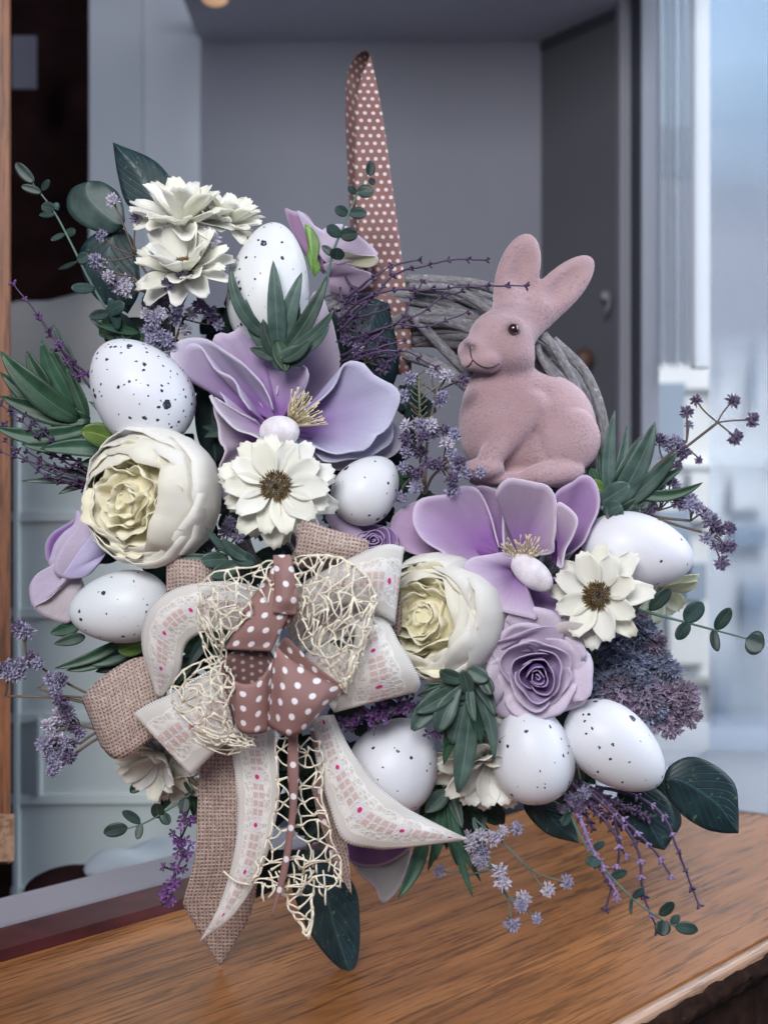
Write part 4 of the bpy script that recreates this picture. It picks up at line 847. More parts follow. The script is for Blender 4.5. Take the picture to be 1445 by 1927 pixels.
# ================================================================== LEAF CLUSTERS
def cluster(label, base, leaves, mat, name='leaf_cluster', fold=.25, prof='lance', group=None, stem=True):
    T = Th(name, label, 'leaves', P(*base), group)
    for q in leaves:
        t, wd = q[0], q[1]; kw = dict(q[2]) if len(q) > 2 else {}; b = kw.pop('b', base); mt = kw.pop('mat', mat)
        pf = kw.pop('prof', prof); leaf(b, t, wd, pf, fold=kw.pop('fold', fold), **kw).build('leaf', mt, T, solid=1.6)
    return T
sg, dg, eu, tl, bl, fr = M['sage'], M['sage_deep'], M['eucalyptus'], M['teal_leaf'], M['black_leaf'], M['fresh']
cluster('narrow sage green leaf cluster rising in front of the upright egg', (525, 672, -110), [
    ((514, 490, -150), 34, dict(arch=12)), ((568, 512, -140), 34, dict(bend=-4, arch=10)), ((434, 497, -150), 26, dict(bend=-22, b=(512, 640, -105), arch=20)), ((616, 517, -150), 30, dict(bend=10, arch=15)), ((463, 562, -130), 26, dict(bend=-14)),
    ((627, 583, -170), 24, dict(bend=10, b=(540, 662, -130))), ((620, 612, -175), 20, dict(bend=14, b=(530, 668, -140))), ((585, 637, -175), 22, dict(b=(530, 678, -150), bend=6)), ((560, 560, -125), 34, dict(bend=4)), ((545, 585, -120), 30), ((495, 600, -130), 28, dict(bend=-6)), ((590, 650, -160), 40, dict(b=(515, 690, -130))), ((470, 655, -120), 26), ((480, 610, -112), 30, dict(mat=dg)), ((540, 700, -150), 34, dict(b=(520, 640, -130), mat=dg))], sg)
cluster('large dark green leaf spray pointing left behind the speckled egg', (190, 800, -70), [
    ((0, 660, -110), 50, dict(bend=-12, b=(150, 790, -75), arch=10)), ((78, 640, -100), 34, dict(b=(140, 770, -70), bend=-10)), ((0, 700, -60), 38, dict(b=(150, 785, -70), bend=-14, mat=dg)), ((50, 660, -100), 30, dict(b=(95, 740, -95), bend=-4)),
    ((0, 745, -80), 42, dict(b=(170, 790, -75), bend=-8)), ((-10, 803, -90), 36, dict(b=(165, 805, -75), bend=-18)), ((40, 835, -90), 26, dict(b=(160, 820, -80), bend=-12)), ((75, 845, -110), 34, dict(b=(230, 850, -90), bend=6)), ((55, 770, -60), 36, dict(b=(170, 800, -65))),
    ((125, 690, -80), 24, dict(b=(165, 790, -70))), ((95, 655, -70), 30, dict(b=(150, 760, -60))), ((110, 800, -70), 46, dict(b=(210, 850, -70))), ((150, 872, -80), 36, dict(b=(250, 870, -70)))], dg, fold=.3)
cluster('bright yellow green leaf pair at the lower edge of the speckled egg on the left', (238, 850, -120), [((152, 812, -150), 46, dict(prof='oval', bend=10)), ((168, 755, -120), 22, dict(bend=12, mat=dg)), ((180, 800, -130), 26, dict(bend=16))], fr)
cluster('grey green leaf spray standing right of the rabbit figurine', (1150, 960, -70), [
    ((1157, 772, -80), 26, dict(bend=-8)), ((1233, 793, -100), 44, dict(bend=8, arch=10)), ((1275, 850, -120), 34, dict(bend=8)), ((1322, 908, -110), 22, dict(bend=16, b=(1190, 925, -80), mat=dg)), ((1180, 800, -60), 28, dict(bend=5)), ((1205, 820, -70), 36), ((1285, 880, -90), 26, dict(b=(1170, 950, -80), mat=dg)),
    ((1128, 830, -60), 22, dict(mat=dg)), ((1142, 832, -70), 20, dict(mat=dg, bend=3)), ((1110, 880, -60), 34, dict(b=(1140, 935, -60), mat=dg)), ((1190, 860, -90), 28, dict(bend=-4, mat=dg)), ((1245, 975, -130), 22, dict(bend=24, b=(1160, 965, -90))), ((1100, 905, -90), 30, dict(b=(1135, 925, -80), mat=fr)), ((1100, 915, -75), 20, dict(b=(1140, 950, -70), mat=fr)),
    ((1184, 912, -150), 40, dict(b=(1128, 948, -120), prof='oval')), ((1168, 950, -145), 30, dict(b=(1135, 965, -120), prof='oval')), ((1160, 985, -140), 34, dict(b=(1152, 940, -120), prof='oval')), ((1215, 900, -85), 34, dict(b=(1150, 985, -80))), ((1240, 925, -85), 40, dict(b=(1150, 990, -80), mat=dg))], sg)
cluster('drooping sage green leaf cluster between the round egg and the lilac rose', (885, 1275, -210), [
    ((776, 1375, -230), 44, dict(bend=10, prof='spoon')), ((782, 1340, -240), 34, dict(bend=-4, prof='spoon')), ((825, 1378, -235), 40, dict(bend=6, prof='spoon', b=(870, 1290, -220))), ((862, 1492, -215), 40, dict(bend=-6, prof='spoon')), ((835, 1440, -195), 34, dict(bend=4, mat=dg)), ((930, 1432, -225), 26, dict(bend=-12)), ((890, 1445, -205), 22, dict(bend=4)), ((930, 1348, -230), 26, dict(bend=-8)), ((915, 1375, -215), 26, dict(bend=-6, mat=dg)),
    ((828, 1262, -245), 28, dict(bend=-8, prof='spoon')), ((870, 1262, -250), 26, dict(b=(885, 1310, -235), prof='oval')), ((918, 1280, -250), 30, dict(b=(880, 1260, -235), prof='oval')), ((925, 1308, -250), 26, dict(b=(905, 1270, -235), prof='oval')), ((785, 1310, -225), 30, dict(bend=8, b=(900, 1310, -210))), ((895, 1360, -250), 18, dict(bend=4, b=(885, 1290, -235))), ((800, 1290, -215), 40, dict(b=(880, 1320, -205), mat=dg)), ((905, 1400, -215), 30, dict(mat=dg)), ((850, 1400, -205), 40, dict(prof='spoon'))], sg)
cluster('long dark green leaves hanging at the bottom centre under the round egg', (845, 1480, -90), [
    ((748, 1692, -140), 28, dict(bend=-10, b=(800, 1560, -110))), ((890, 1690, -130), 20, dict(bend=8)), ((892, 1642, -120), 18, dict(bend=10)), ((860, 1630, -110), 22, dict(bend=6)), ((800, 1530, -130), 34, dict(b=(840, 1490, -110), mat=sg)), ((820, 1620, -100), 28), ((805, 1640, -95), 22, dict(bend=-4)), ((870, 1560, -115), 24, dict(mat=sg)), ((780, 1600, -90), 30), ((905, 1660, -90), 18, dict(bend=10)), ((840, 1600, -80), 30, dict(mat=bl))], dg)
cluster('small grey green leaf sprig between the left peony and the bow', (470, 1052, -190), [
    ((385, 988, -230), 16, dict(bend=-12)), ((418, 1012, -225), 22, dict(bend=-6)), ((300, 1056, -200), 14, dict(bend=10, b=(440, 1062, -190))), ((335, 1055, -190), 22, dict(b=(420, 1060, -185))), ((398, 1085, -220), 30, dict(b=(450, 1060, -195), prof='oval')), ((378, 1055, -215), 30, dict(b=(430, 1052, -195), prof='oval')), ((430, 1040, -200), 30, dict(b=(480, 1060, -190), mat=eu))], sg)
cluster('dark green leaf spray under the egg lying on its side', (290, 1170, -80), [
    ((103, 1092, -110), 22, dict(bend=6, b=(145, 1130, -90))), ((92, 1118, -100), 12, dict(b=(150, 1140, -90))), ((105, 1105, -95), 22, dict(b=(150, 1120, -85))), ((95, 1192, -110), 30, dict(b=(150, 1175, -90))), ((102, 1212, -120), 22, dict(b=(160, 1198, -100), mat=sg)), ((103, 1258, -110), 22, dict(b=(240, 1200, -85), bend=-8)), ((125, 1262, -100), 26, dict(b=(235, 1210, -80), bend=-10)), ((165, 1250, -95), 34, dict(b=(260, 1200, -80), bend=-10)), ((195, 1235, -90), 30, dict(b=(270, 1190, -80), mat=bl)), ((222, 1225, -130), 34, dict(b=(275, 1210, -110), mat=fr, prof='oval')), ((180, 1265, -80), 34, dict(b=(280, 1230, -70), mat=bl))], dg)
# big single leaves (traced blades)
def blade(label, L, R, mat, crease=10, bulge=0, cat='leaf', grp='large single leaves'):
    o = loft(L, R, 26, 11, norm=True, crease=crease, bulge=bulge).build('broad_leaf', mat, solid=1.6); tag(o, label, cat, grp); return o
blade('pointed dark leaf standing upright behind the topmost daisy', [(285, 415, -10), (240, 385, -10), (222, 330, -12), (213, 268, -10)], [(330, 420, -10), (338, 370, -8), (295, 305, -8), (213, 268, -10)], tl)
blade('rounded dark green leaf at the top left beside the dark doorway', [(232, 428, -20), (200, 440, -18), (150, 420, -16), (126, 390, -14), (135, 355, -12), (170, 340, -12)], [(235, 415, -20), (232, 385, -20), (222, 362, -18), (205, 348, -16), (188, 341, -12), (170, 340, -12)], eu, 6)
blade('blue grey leaf hanging behind the lilac florets at the top left', [(215, 420, 0), (165, 450, 0), (150, 490, 0), (180, 560, 0), (235, 585, 0)], [(225, 425, 0), (250, 450, 0), (262, 500, 0), (262, 550, 0), (240, 590, 0)], tl)
blade('dark leaf hanging lowest over the board with yellow green flecks', [(560, 1600, -60), (545, 1650, -62), (575, 1740, -66), (615, 1800, -70), (660, 1838, -74)], [(620, 1600, -60), (668, 1670, -60), (677, 1740, -64), (674, 1800, -70), (660, 1838, -74)], tl, 12)
blade('dark leaf tip behind the burlap ribbon tail', [(470, 1600, -20), (475, 1650, -20), (482, 1690, -20)], [(560, 1600, -20), (540, 1660, -20), (482, 1690, -20)], bl)
blade('broad teal leaf at the far lower right with serrated edge', [(1250, 1462, -90), (1262, 1440, -92), (1300, 1424, -94), (1345, 1440, -96), (1382, 1475, -98), (1389, 1520, -98), (1389, 1568, -98)], [(1252, 1475, -90), (1258, 1500, -96), (1285, 1535, -102), (1325, 1560, -104), (1360, 1568, -102), (1389, 1568, -98)], tl, 8)
blade('teal leaf pointing down just below the elongated speckled egg', [(1180, 1470, -50), (1160, 1500, -50), (1175, 1560, -54), (1215, 1590, -58), (1250, 1600, -60)], [(1230, 1480, -50), (1260, 1510, -56), (1270, 1555, -60), (1262, 1582, -62), (1250, 1600, -60)], tl)
blade('dark leaf behind the teal leaf at the lower right', [(1215, 1460, -40), (1220, 1500, -40), (1240, 1540, -42), (1272, 1570, -44)], [(1262, 1455, -40), (1272, 1500, -40), (1282, 1545, -42), (1272, 1570, -44)], bl)
blade('dark pointed leaf on the board under the speckled egg', [(985, 1500, -60), (990, 1530, -62), (1030, 1570, -64), (1089, 1587, -66)], [(1030, 1500, -60), (1062, 1520, -62), (1080, 1555, -64), (1089, 1587, -66)], tl)
blade('dark leaf behind the purple twigs left of the polka dot hanging ribbon', [(700, 560, 20), (650, 600, 10), (640, 650, 0), (680, 720, 0)], [(730, 570, 20), (745, 640, 10), (750, 690, 0), (735, 740, 0)], tl)
blade('dark glossy leaf in the gap between left egg and magnolia', [(372, 730, -20), (366, 770, -20), (374, 830, -20), (400, 870, -20)], [(420, 730, -20), (432, 770, -20), (430, 830, -20), (412, 870, -20)], bl)
# shaded filler leaves right behind the flowers, following the ring
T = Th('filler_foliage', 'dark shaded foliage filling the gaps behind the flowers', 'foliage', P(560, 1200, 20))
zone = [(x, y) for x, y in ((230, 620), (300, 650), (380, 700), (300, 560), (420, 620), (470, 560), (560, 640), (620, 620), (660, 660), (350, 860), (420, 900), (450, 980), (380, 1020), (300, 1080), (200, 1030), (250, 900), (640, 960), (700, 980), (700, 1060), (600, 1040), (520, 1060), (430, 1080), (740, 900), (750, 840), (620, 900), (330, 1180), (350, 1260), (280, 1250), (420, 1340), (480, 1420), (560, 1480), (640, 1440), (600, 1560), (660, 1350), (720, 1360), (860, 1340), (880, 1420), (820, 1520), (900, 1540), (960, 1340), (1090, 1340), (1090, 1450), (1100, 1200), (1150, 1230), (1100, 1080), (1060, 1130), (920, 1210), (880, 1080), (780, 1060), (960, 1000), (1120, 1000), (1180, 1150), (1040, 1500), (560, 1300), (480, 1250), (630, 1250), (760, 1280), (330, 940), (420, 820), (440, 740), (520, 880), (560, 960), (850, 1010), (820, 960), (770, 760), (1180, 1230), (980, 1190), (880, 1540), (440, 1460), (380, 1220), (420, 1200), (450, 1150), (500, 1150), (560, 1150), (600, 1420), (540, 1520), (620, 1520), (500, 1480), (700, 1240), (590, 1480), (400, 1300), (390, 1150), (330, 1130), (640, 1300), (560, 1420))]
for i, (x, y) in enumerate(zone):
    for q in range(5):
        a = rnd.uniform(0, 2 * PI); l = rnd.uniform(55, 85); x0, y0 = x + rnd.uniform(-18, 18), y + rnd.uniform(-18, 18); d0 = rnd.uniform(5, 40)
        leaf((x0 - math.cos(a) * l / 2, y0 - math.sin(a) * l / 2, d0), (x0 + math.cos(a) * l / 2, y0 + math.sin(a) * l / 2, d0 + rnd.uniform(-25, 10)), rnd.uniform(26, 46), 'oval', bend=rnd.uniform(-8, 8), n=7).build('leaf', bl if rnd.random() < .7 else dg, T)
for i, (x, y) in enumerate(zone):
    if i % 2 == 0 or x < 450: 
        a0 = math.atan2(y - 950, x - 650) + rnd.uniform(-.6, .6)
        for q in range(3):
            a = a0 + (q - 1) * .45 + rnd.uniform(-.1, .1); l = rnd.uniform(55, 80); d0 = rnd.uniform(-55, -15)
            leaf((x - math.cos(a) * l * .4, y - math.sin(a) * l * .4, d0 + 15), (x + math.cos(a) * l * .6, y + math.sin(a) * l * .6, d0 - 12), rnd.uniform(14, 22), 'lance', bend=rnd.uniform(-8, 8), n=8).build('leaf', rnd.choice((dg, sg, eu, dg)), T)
# ================================================================== EUCALYPTUS SPRIGS
def sprig(label, line, leaves, mat=eu, r=3.0, tipleaf=None):
    T = Th('eucalyptus_sprig', label, 'sprig', P(*line[0]), 'small leaved green sprigs')
    MB().tube(smooth_path(line, 26), [r * S * (1 - .55 * i / 25) for i in range(26)], 7).build('stem', M['stem_green'], T)
    for b, t, wd in leaves: leaf(b, t, wd, 'oval', fold=.12, bend=rnd.uniform(-2, 2), twist=rnd.uniform(-.3, .3)).build('leaf', mat, T, solid=1.6)
    return T
sprig('thin green sprig reaching to the top left corner over the dark doorway', [(236, 640, -40), (205, 590, -60), (170, 530, -70), (130, 450, -75), (100, 395, -75), (62, 345, -70)], [
    ((64, 342, -70), (30, 305, -75), 22), ((78, 362, -74), (40, 350, -80), 16), ((80, 358, -74), (92, 338, -85), 12), ((102, 392, -76), (78, 388, -90), 22), ((102, 392, -76), (112, 388, -60), 16), ((103, 402, -76), (74, 404, -95), 10), ((122, 440, -76), (96, 452, -90), 10), ((122, 440, -76), (142, 432, -60), 16), ((145, 490, -74), (168, 478, -80), 22), ((145, 492, -74), (110, 506, -60), 8), ((178, 542, -72), (134, 540, -90), 20), ((206, 590, -66), (168, 596, -80), 20), ((200, 590, -66), (234, 570, -85), 26), ((222, 620, -60), (206, 560, -80), 20)])
sprig('upright green sprig with round leaves in front of the hanging polka dot ribbon', [(612, 540, -80), (628, 470, -95), (645, 430, -100), (665, 380, -104), (694, 320, -104)], [
    ((695, 330, -104), (696, 302, -108), 17), ((694, 338, -104), (706, 344, -115), 12), ((672, 362, -104), (703, 360, -112), 24), ((672, 362, -104), (656, 350, -90), 13), ((656, 402, -102), (690, 401, -112), 22), ((655, 402, -102), (632, 388, -112), 20), ((640, 445, -100), (674, 440, -112), 26), ((640, 445, -100), (615, 425, -112), 22), ((632, 488, -96), (636, 466, -112), 28), ((630, 480, -96), (606, 462, -90), 14)])
sprig('green sprig stretching right in front of the bright window', [(1200, 1148, -110), (1240, 1158, -125), (1300, 1174, -130), (1360, 1190, -130), (1425, 1207, -125)], [
    ((1222, 1148, -125), (1262, 1108, -135), 26), ((1287, 1168, -130), (1322, 1134, -140), 34), ((1297, 1172, -130), (1274, 1204, -140), 24), ((1345, 1184, -130), (1374, 1144, -140), 25), ((1343, 1184, -130), (1351, 1226, -140), 18), ((1404, 1202, -128), (1438, 1216, -140), 46)])
sprig('trailing green sprig lying on the board at the lower right', [(1055, 1480, -90), (1090, 1570, -130), (1140, 1640, -150), (1200, 1700, -155), (1258, 1738, -150), (1290, 1752, -150)], [
    ((1270, 1745, -150), (1313, 1752, -160), 24), ((1248, 1732, -150), (1245, 1762, -160), 30), ((1240, 1722, -152), (1267, 1698, -160), 20), ((1262, 1738, -150), (1276, 1722, -140), 16), ((1190, 1690, -155), (1188, 1722, -158), 6), ((1190, 1690, -155), (1212, 1672, -158), 14), ((1120, 1612, -145), (1112, 1632, -155), 30), ((1115, 1600, -142), (1138, 1585, -150), 14), ((1150, 1650, -150), (1180, 1640, -158), 16), ((1075, 1530, -115), (1060, 1555, -125), 18)])
sprig('small green sprig pointing left beside the burlap ribbon tail', [(365, 1490, -60), (330, 1515, -85), (275, 1548, -90), (240, 1560, -90)], [
    ((240, 1558, -90), (195, 1568, -96), 26), ((264, 1550, -90), (230, 1528, -100), 18), ((264, 1550, -90), (258, 1580, -100), 14), ((300, 1540, -88), (296, 1512, -98), 24), ((305, 1530, -88), (318, 1552, -98), 20), ((350, 1502, -80), (345, 1530, -92), 22), ((358, 1492, -75), (346, 1472, -80), 8)])
# ================================================================== BABY'S BREATH, FLORETS
def burst(seed, n=34, r=12.5, pal=0):
    rr = random.Random(seed); m = MB()
    m.ball((0, 0, 0), (r * .42 * S,) * 3, 4, 6)
    for i in range(n):
        z = 1 - 1.7 * (i + .5) / n; a = i * 2.39996 + rr.uniform(-.2, .2); q = math.sqrt(max(0, 1 - z * z)); dv = Vector((math.cos(a) * q, math.sin(a) * q, z))
        dv = (dv + Vector((0, 0, .25))).normalized(); sdv = dv.cross(Vector((rr.uniform(-1, 1), rr.uniform(-1, 1), rr.uniform(-1, 1)))).normalized(); up = dv.cross(sdv)
        L = r * rr.uniform(.8, 1.12); wd = r * .20; b = len(m.v)
        for p in (dv * r * .3, dv * L * .7 + sdv * wd, dv * L + up * wd * .3, dv * L * .7 - sdv * wd, dv * L * .72 + up * wd * .7): m.v.append(tuple(p * S)); m.uv.append((0, 0))
        m.f += [(b, b + 1, b + 4), (b + 1, b + 2, b + 4), (b + 2, b + 3, b + 4), (b + 3, b, b + 4)]
    return m
FM = {}
for key in ('gyp', 'gyp_pale', 'gyp_dark'):
    for v in range(3):
        me = burst(v * 7 + 3).mesh('floret', smooth=False); me.materials.append(M[key]); FM[key, v] = me
def gyp(label, base, heads, stem='stem_brown', pal=('gyp', 'gyp_pale', 'gyp_dark'), r=1.0, name='filler_flower_spray', joints=None, seed=1, sr=1.7):
    rr = random.Random(seed); T = Th(name, label, 'flower spray', P(*base), 'sprays of tiny lilac florets'); m = MB()
    for h in heads:
        x, y, d = h[:3]; d += rr.uniform(-14, 14); sc_ = h[3] if len(h) > 3 else 1.0
        if joints:
            j = min(joints, key=lambda q: math.hypot(q[0] - x, q[1] - y)); p = [j, ((j[0] + x) / 2 + rr.uniform(-6, 6), (j[1] + y) / 2 + rr.uniform(-6, 6), (j[2] + d) / 2), (x, y, d + 4)]
        else:
            p = [base, ((base[0] * .5 + x * .5) + rr.uniform(-10, 10), (base[1] * .5 + y * .5) + rr.uniform(-8, 8), (base[2] + d) / 2), (x, y, d + 4)]
        m.tube(smooth_path(p, 9), [sr * S] * 8 + [sr * 1.5 * S], 5)
        key = rr.choice(pal); dirn = Vector((x - p[1][0], -22 + rr.uniform(-20, 8), -(y - p[1][1]))).normalized()
        m4 = Matrix.Translation(P(x, y, d)) @ facing(dirn) @ Rt('Z', rr.uniform(0, 6)) @ Matrix.Scale(1.3 * r * sc_ * rr.uniform(.85, 1.15) * K(d) / S, 4)
        inst('floret', FM[key, rr.randrange(3)], T, m4)
    if joints:
        for j in joints: m.tube(smooth_path([base, ((base[0] + j[0]) / 2 + rr.uniform(-8, 8), (base[1] + j[1]) / 2 + rr.uniform(-8, 8), (base[2] + j[2]) / 2), j], 9), [sr * 1.5 * S] * 9, 6)
    m.build('stem', M[stem], T); return T
gyp('spray of lilac florets over the topmost daisies at the top left', (330, 600, -60), [(213, 378, -90), (256, 412, -92), (192, 443, -95), (180, 490, -98), (190, 500, -96), (205, 520, -90), (215, 530, -85), (238, 530, -90), (225, 540, -80), (370, 458, -130), (393, 443, -130), (400, 450, -125)], pal=('gyp_pale', 'gyp', 'gyp_pale'), joints=[(255, 480, -80), (250, 520, -75), (385, 500, -95)], seed=3)
gyp('dense spray of lilac florets under the daisies at the upper left', (320, 700, -60), [(316, 534, -150), (343, 516, -150), (333, 580, -130), (285, 565, -120), (290, 600, -125), (280, 620, -122), (300, 590, -118), (285, 640, -118), (292, 655, -110), (315, 640, -100), (330, 600, -100), (360, 590, -100), (395, 590, -95), (375, 575, -95), (350, 620, -90), (308, 560, -110), (275, 590, -110), (320, 660, -90), (300, 625, -120), (240, 545, -100), (410, 610, -80)], joints=[(315, 620, -85), (345, 600, -80), (330, 560, -110)], seed=4, pal=('gyp', 'gyp_dark', 'gyp', 'gyp_pale'))
gyp('floret spray between the magnolia and the rabbit figurine', (800, 930, -90), [(773, 712, -110), (840, 708, -115), (832, 745, -115), (825, 755, -112), (815, 700, -100), (760, 745, -100), (765, 800, -130), (790, 800, -130), (765, 825, -135), (795, 822, -135), (835, 808, -140), (855, 818, -140), (765, 850, -130), (805, 870, -150), (785, 890, -145), (825, 875, -150), (850, 855, -150), (855, 880, -155), (865, 868, -150), (903, 888, -160), (875, 890, -150), (850, 900, -150), (790, 850, -120), (815, 815, -130), (760, 880, -110), (780, 915, -120), (850, 920, -150), (755, 935, -110), (840, 835, -135), (810, 800, -130), (870, 715, -100)], joints=[(790, 780, -90), (790, 850, -100), (830, 880, -110), (770, 900, -90), (820, 740, -95)], seed=6, pal=('gyp', 'gyp_pale', 'gyp', 'gyp_dark'))
T = Th('twig', 'bare green brown needle twig beside the rabbit figurine', 'twig', P(790, 850, -85))
m = MB().tube(smooth_path([(793, 860, -85), (790, 780, -95), (788, 705, -100)], 14), [2.4 * S] * 14, 6)
for i in range(20):
    u = i / 20; y = 705 + 120 * u; sd = (-1) ** i; m.tube(smooth_path([(788 + 3 * u, y, -98), (788 + sd * 10, y - 8, -102), (788 + sd * (12 + 6 * rnd.random()), y - 14, -104)], 4), [1.2 * S] * 4, 4)
m.tube(smooth_path([(795, 745, -98), (815, 732, -100), (835, 718, -102)], 8), 1.6 * S, 5); m.build('stem', simple('olive twig', (.17, .18, .12)), T)
gyp('purple floret twigs rising in front of the bright window at the right', (1190, 930, -80), [(1378, 755, -60), (1414, 790, -60), (1383, 822, -62), (1310, 754, -60, .8), (1292, 776, -62, 1.1), (1296, 800, -60, .7), (1240, 828, -60), (1252, 826, -60, .8), (1272, 830, -60), (1285, 850, -64), (1314, 866, -62, .7), (1275, 875, -66, .7), (1260, 838, -70)], pal=('gyp_dark', 'gyp', 'gyp_dark'), joints=[(1350, 795, -62), (1300, 850, -65), (1250, 870, -68), (1292, 830, -62)], seed=7, name='purple_floret_twig')
gyp('purple floret twigs above the right end of the plain white egg', (1190, 960, -60), [(1205, 960, -70), (1222, 955, -75), (1240, 925, -75), (1262, 905, -72, .9), (1270, 915, -72), (1275, 945, -78), (1295, 950, -80), (1310, 955, -80), (1325, 965, -80), (1335, 975, -80), (1340, 985, -78), (1372, 994, -80, 1.1), (1330, 1012, -80), (1345, 1025, -78), (1360, 1030, -80), (1372, 1028, -80), (1357, 1058, -82, 1.1), (1255, 935, -72), (1225, 935, -65), (1300, 940, -70), (1350, 995, -78)], pal=('gyp_dark', 'gyp', 'gyp', 'gyp_dark'), joints=[(1240, 960, -66), (1300, 980, -70), (1335, 1005, -72)], seed=8, name='purple_floret_twig')
gyp('pale lilac florets reaching out of the left edge of the frame', (215, 1330, -60), [(43, 1188, -80, 1.2), (35, 1182, -80), (52, 1190, -84), (60, 1242, -86), (70, 1248, -86), (40, 1250, -88), (20, 1252, -88), (5, 1262, -88), (15, 1268, -84), (35, 1268, -84), (-5, 1250, -80), (110, 1275, -90), (105, 1300, -90), (112, 1318, -92), (115, 1282, -86), (96, 1278, -84), (122, 1330, -88)], joints=[(70, 1295, -75), (110, 1310, -75), (10, 1310, -70), (50, 1240, -75)], seed=9, pal=('gyp', 'gyp_pale', 'gyp', 'gyp_dark'))
gyp('cluster of lilac florets at the left below the burlap loop', (230, 1370, -60), [(92, 1365, -90, 1.1), (86, 1400, -94, 1.25), (100, 1380, -84), (120, 1360, -80), (130, 1345, -78), (125, 1400, -84), (120, 1420, -90), (105, 1438, -95, 1.2), (100, 1450, -90), (135, 1400, -80), (118, 1395, -80), (140, 1368, -76), (150, 1380, -72), (95, 1425, -90), (130, 1425, -84), (110, 1400, -86), (112, 1345, -76)], joints=[(150, 1400, -70), (150, 1365, -66), (140, 1420, -70)], seed=10, pal=('gyp', 'gyp_pale', 'gyp', 'gyp_dark'))
gyp('blue grey florets hanging at the bottom centre above the board', (890, 1540, -70), [(905, 1570, -100), (925, 1580, -104), (935, 1575, -100), (900, 1595, -105), (890, 1610, -108), (910, 1605, -104), (885, 1590, -100), (945, 1565, -95), (940, 1640, -120, 1.1), (945, 1660, -122, 1.2), (984, 1692, -130, 1.2), (980, 1705, -128, 1.1), (963, 1738, -135, 1.25), (1008, 1728, -130), (1030, 1674, -120, 1.1), (1065, 1660, -110), (828, 1640, -90), (880, 1575, -92), (970, 1560, -90), (905, 1625, -108)], stem='stem_green', joints=[(905, 1580, -85), (925, 1640, -100), (955, 1690, -110), (1000, 1640, -100)], seed=11, pal=('gyp', 'gyp_pale', 'gyp'), sr=1.4)
gyp('lilac florets tucked between the left peony and the bow', (420, 1060, -60), [(425, 1000, -110), (405, 1022, -112), (448, 1010, -118), (432, 985, -105), (395, 1045, -110)], seed=31, joints=[(425, 1030, -80)])
gyp('lilac florets peeking out between the magnolia and the two upper leaves', (650, 700, -20), [(655, 640, -50), (672, 655, -52), (690, 640, -50), (700, 665, -56), (720, 690, -60), (735, 670, -56), (720, 650, -50)], seed=32, joints=[(690, 680, -35)], pal=('gyp_dark', 'gyp', 'gyp_dark'))
gyp('dusky florets between the hanging daisy and the right hand eggs', (1085, 1490, -40), [(1082, 1340, -100), (1088, 1360, -98), (1075, 1500, -110), (1090, 1515, -112), (1060, 1520, -108), (1100, 1490, -100)], seed=33, joints=[(1085, 1440, -50)], pal=('gyp_dark', 'gyp'))
cluster('dark green leaves filling the gap above the left speckled egg', (300, 720, -30), [((232, 640, -50), 26), ((262, 615, -55), 24, dict(bend=5)), ((350, 640, -50), 24, dict(bend=-5)), ((210, 610, -45), 20, dict(b=(260, 680, -30))), ((330, 690, -45), 30), ((385, 700, -50), 26), ((170, 600, -40), 18, dict(b=(230, 660, -30), bend=6))], dg)
cluster('dark green leaves hanging behind the lower left cream daisy', (350, 1440, -20), [((245, 1492, -40), 20, dict(prof='oval', b=(275, 1465, -30))), ((300, 1530, -40), 28), ((350, 1540, -36), 26), ((265, 1440, -30), 22), ((375, 1560, -40), 24), ((330, 1500, -36), 30)], dg)
cluster('grey green leaves between the right magnolia and the lilac rose', (1060, 1200, -60), [((925, 1185, -120), 18, dict(mat=M['sepal'])), ((1110, 1190, -90), 26), ((1100, 1230, -85), 26), ((1130, 1250, -90), 22), ((905, 1215, -100), 22)], dg)
cluster('long sage leaves fanning left below the dark green leaf spray', (200, 900, -40), [((60, 870, -60), 20, dict(bend=-6)), ((40, 905, -60), 16), ((110, 930, -60), 18, dict(bend=5)), ((20, 720, -60), 22, dict(b=(150, 820, -50), bend=-8)), ((100, 610, -60), 20, dict(b=(150, 720, -50)))], sg)
